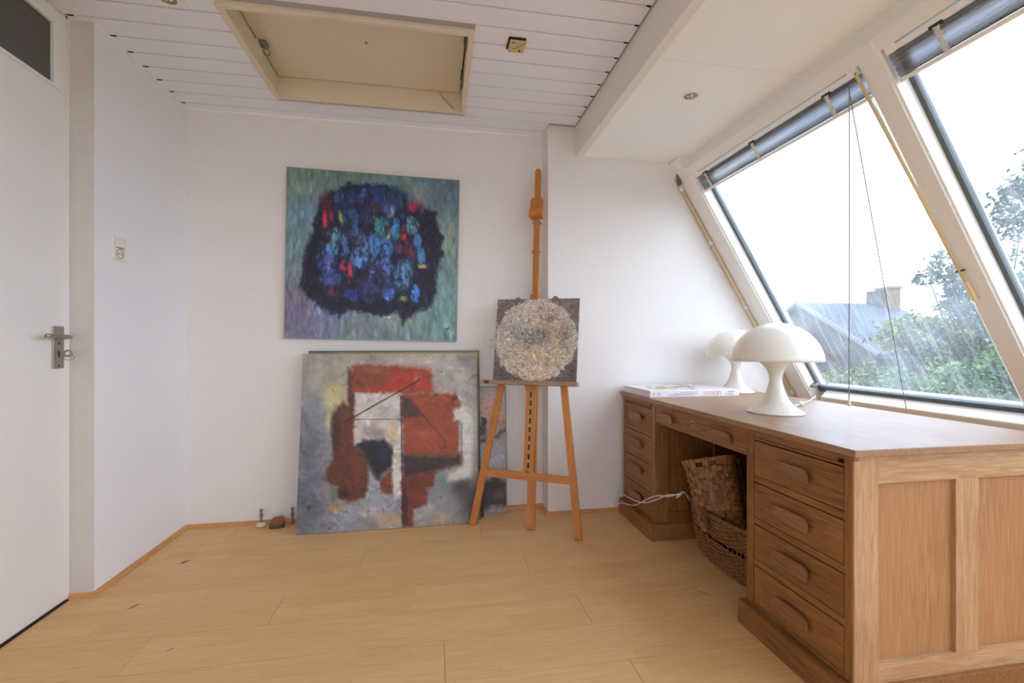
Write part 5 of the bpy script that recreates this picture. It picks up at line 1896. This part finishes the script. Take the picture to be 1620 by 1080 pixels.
def foliage(name, lab, mat, blobs, n, leaf, seed, trunk=None, base=-5.4):
    """blobs: (px, py, depth, rx, rz) -> leaf clusters"""
    rs = np.random.RandomState(seed)
    cs = [at_depth(b[0], b[1], b[2]) for b in blobs]
    p0 = cs[0]
    t = thing(name, lab, 'tree', (p0[0], p0[1], base), 'trees outside the window')
    vol = np.array([b[3] * b[3] * b[4] for b in blobs]); vol = vol / vol.sum()
    V = []
    for b, c, f in zip(blobs, cs, vol):
        k = max(20, int(n * f))
        d = rs.normal(size=(k, 3)); d /= np.linalg.norm(d, axis=1)[:, None]
        # clumps on the shell and some inside
        r_ = rs.uniform(0.45, 1.0, k) ** 0.5
        clump = 0.72 + 0.42 * np.sin(d[:, 0] * 7 + seed) * np.sin(d[:, 1] * 6 + 1) * np.cos(d[:, 2] * 8 + 2)
        ctr = c + d * (r_ * clump)[:, None] * np.array([b[3], b[3], b[4]])
        a = rs.normal(size=(k, 3)); a /= np.linalg.norm(a, axis=1)[:, None]
        q = np.cross(a, rs.normal(size=(k, 3))); q /= np.linalg.norm(q, axis=1)[:, None]
        L_ = leaf * rs.uniform(0.6, 1.3, k)[:, None]
        V.append(np.stack([ctr - a * L_, ctr - q * L_ * 0.45, ctr + a * L_, ctr + q * L_ * 0.45], 1).reshape(-1, 3))
    V = np.concatenate(V) - np.array([p0[0], p0[1], base])
    nf = len(V) // 4
    me = bpy.data.meshes.new('crown')
    me.from_pydata(V.tolist(), [], np.arange(nf * 4).reshape(-1, 4).tolist())
    me.materials.append(MATS[mat])
    o = link('crown', me, t, True)
    o['kind'] = 'stuff'
    bm = bmesh.new()
    zc = p0[2] - base
    tube(bm, [(0, 0, 0), (0.1, 0.05, zc * 0.5), (0.0, 0.0, zc * 0.96)], [0.20, 0.12, 0.03], 8)
    for c in cs[1:]:
        q = Vector(c) - Vector((p0[0], p0[1], base))
        tube(bm, [(0.05, 0.02, zc * 0.6), q * 0.5 + Vector((0, 0, zc * 0.3)), q], [0.035, 0.022, 0.008], 6)
    mk('trunk', bm, 'bark', t, local=True)
    return t


foliage('birch_tree', 'feathery blue-green tree rising beside the mullion outside', 'leaf_dark', [(1560, 470, 9.0, 0.9, 0.8), (1500, 420, 9.2, 0.45, 0.45), (1470, 440, 9.2, 0.35, 0.22), (1620, 330, 9.5, 0.7, 0.9), (1680, 260, 10, 0.8, 0.9), (1700, 450, 9.4, 1.0, 1.3)], 9500, 0.070, 21)
foliage('garden_tree', 'broad yellow-green tree in the middle of the window view', 'leaf_olive', [(1500, 540, 10.8, 1.3, 0.9), (1435, 530, 11.0, 0.8, 0.6), (1580, 560, 10.8, 1.2, 1.0)], 9000, 0.08, 22)
foliage('garden_tree', 'dense green tree filling the lower window view', 'leaf_mid', [(1490, 640, 7.2, 1.15, 0.8), (1565, 620, 7.2, 1.0, 0.8), (1410, 650, 7.4, 0.9, 0.6), (1640, 640, 7.0, 1.1, 1.1)], 10500, 0.065, 23)
foliage('hedge_bush', 'low olive bush below the gabled house outside', 'leaf_olive', [(1330, 618, 11.2, 1.3, 0.65), (1380, 603, 11.4, 1.0, 0.55), (1285, 632, 10.9, 1.1, 0.65)], 6500, 0.075, 24)
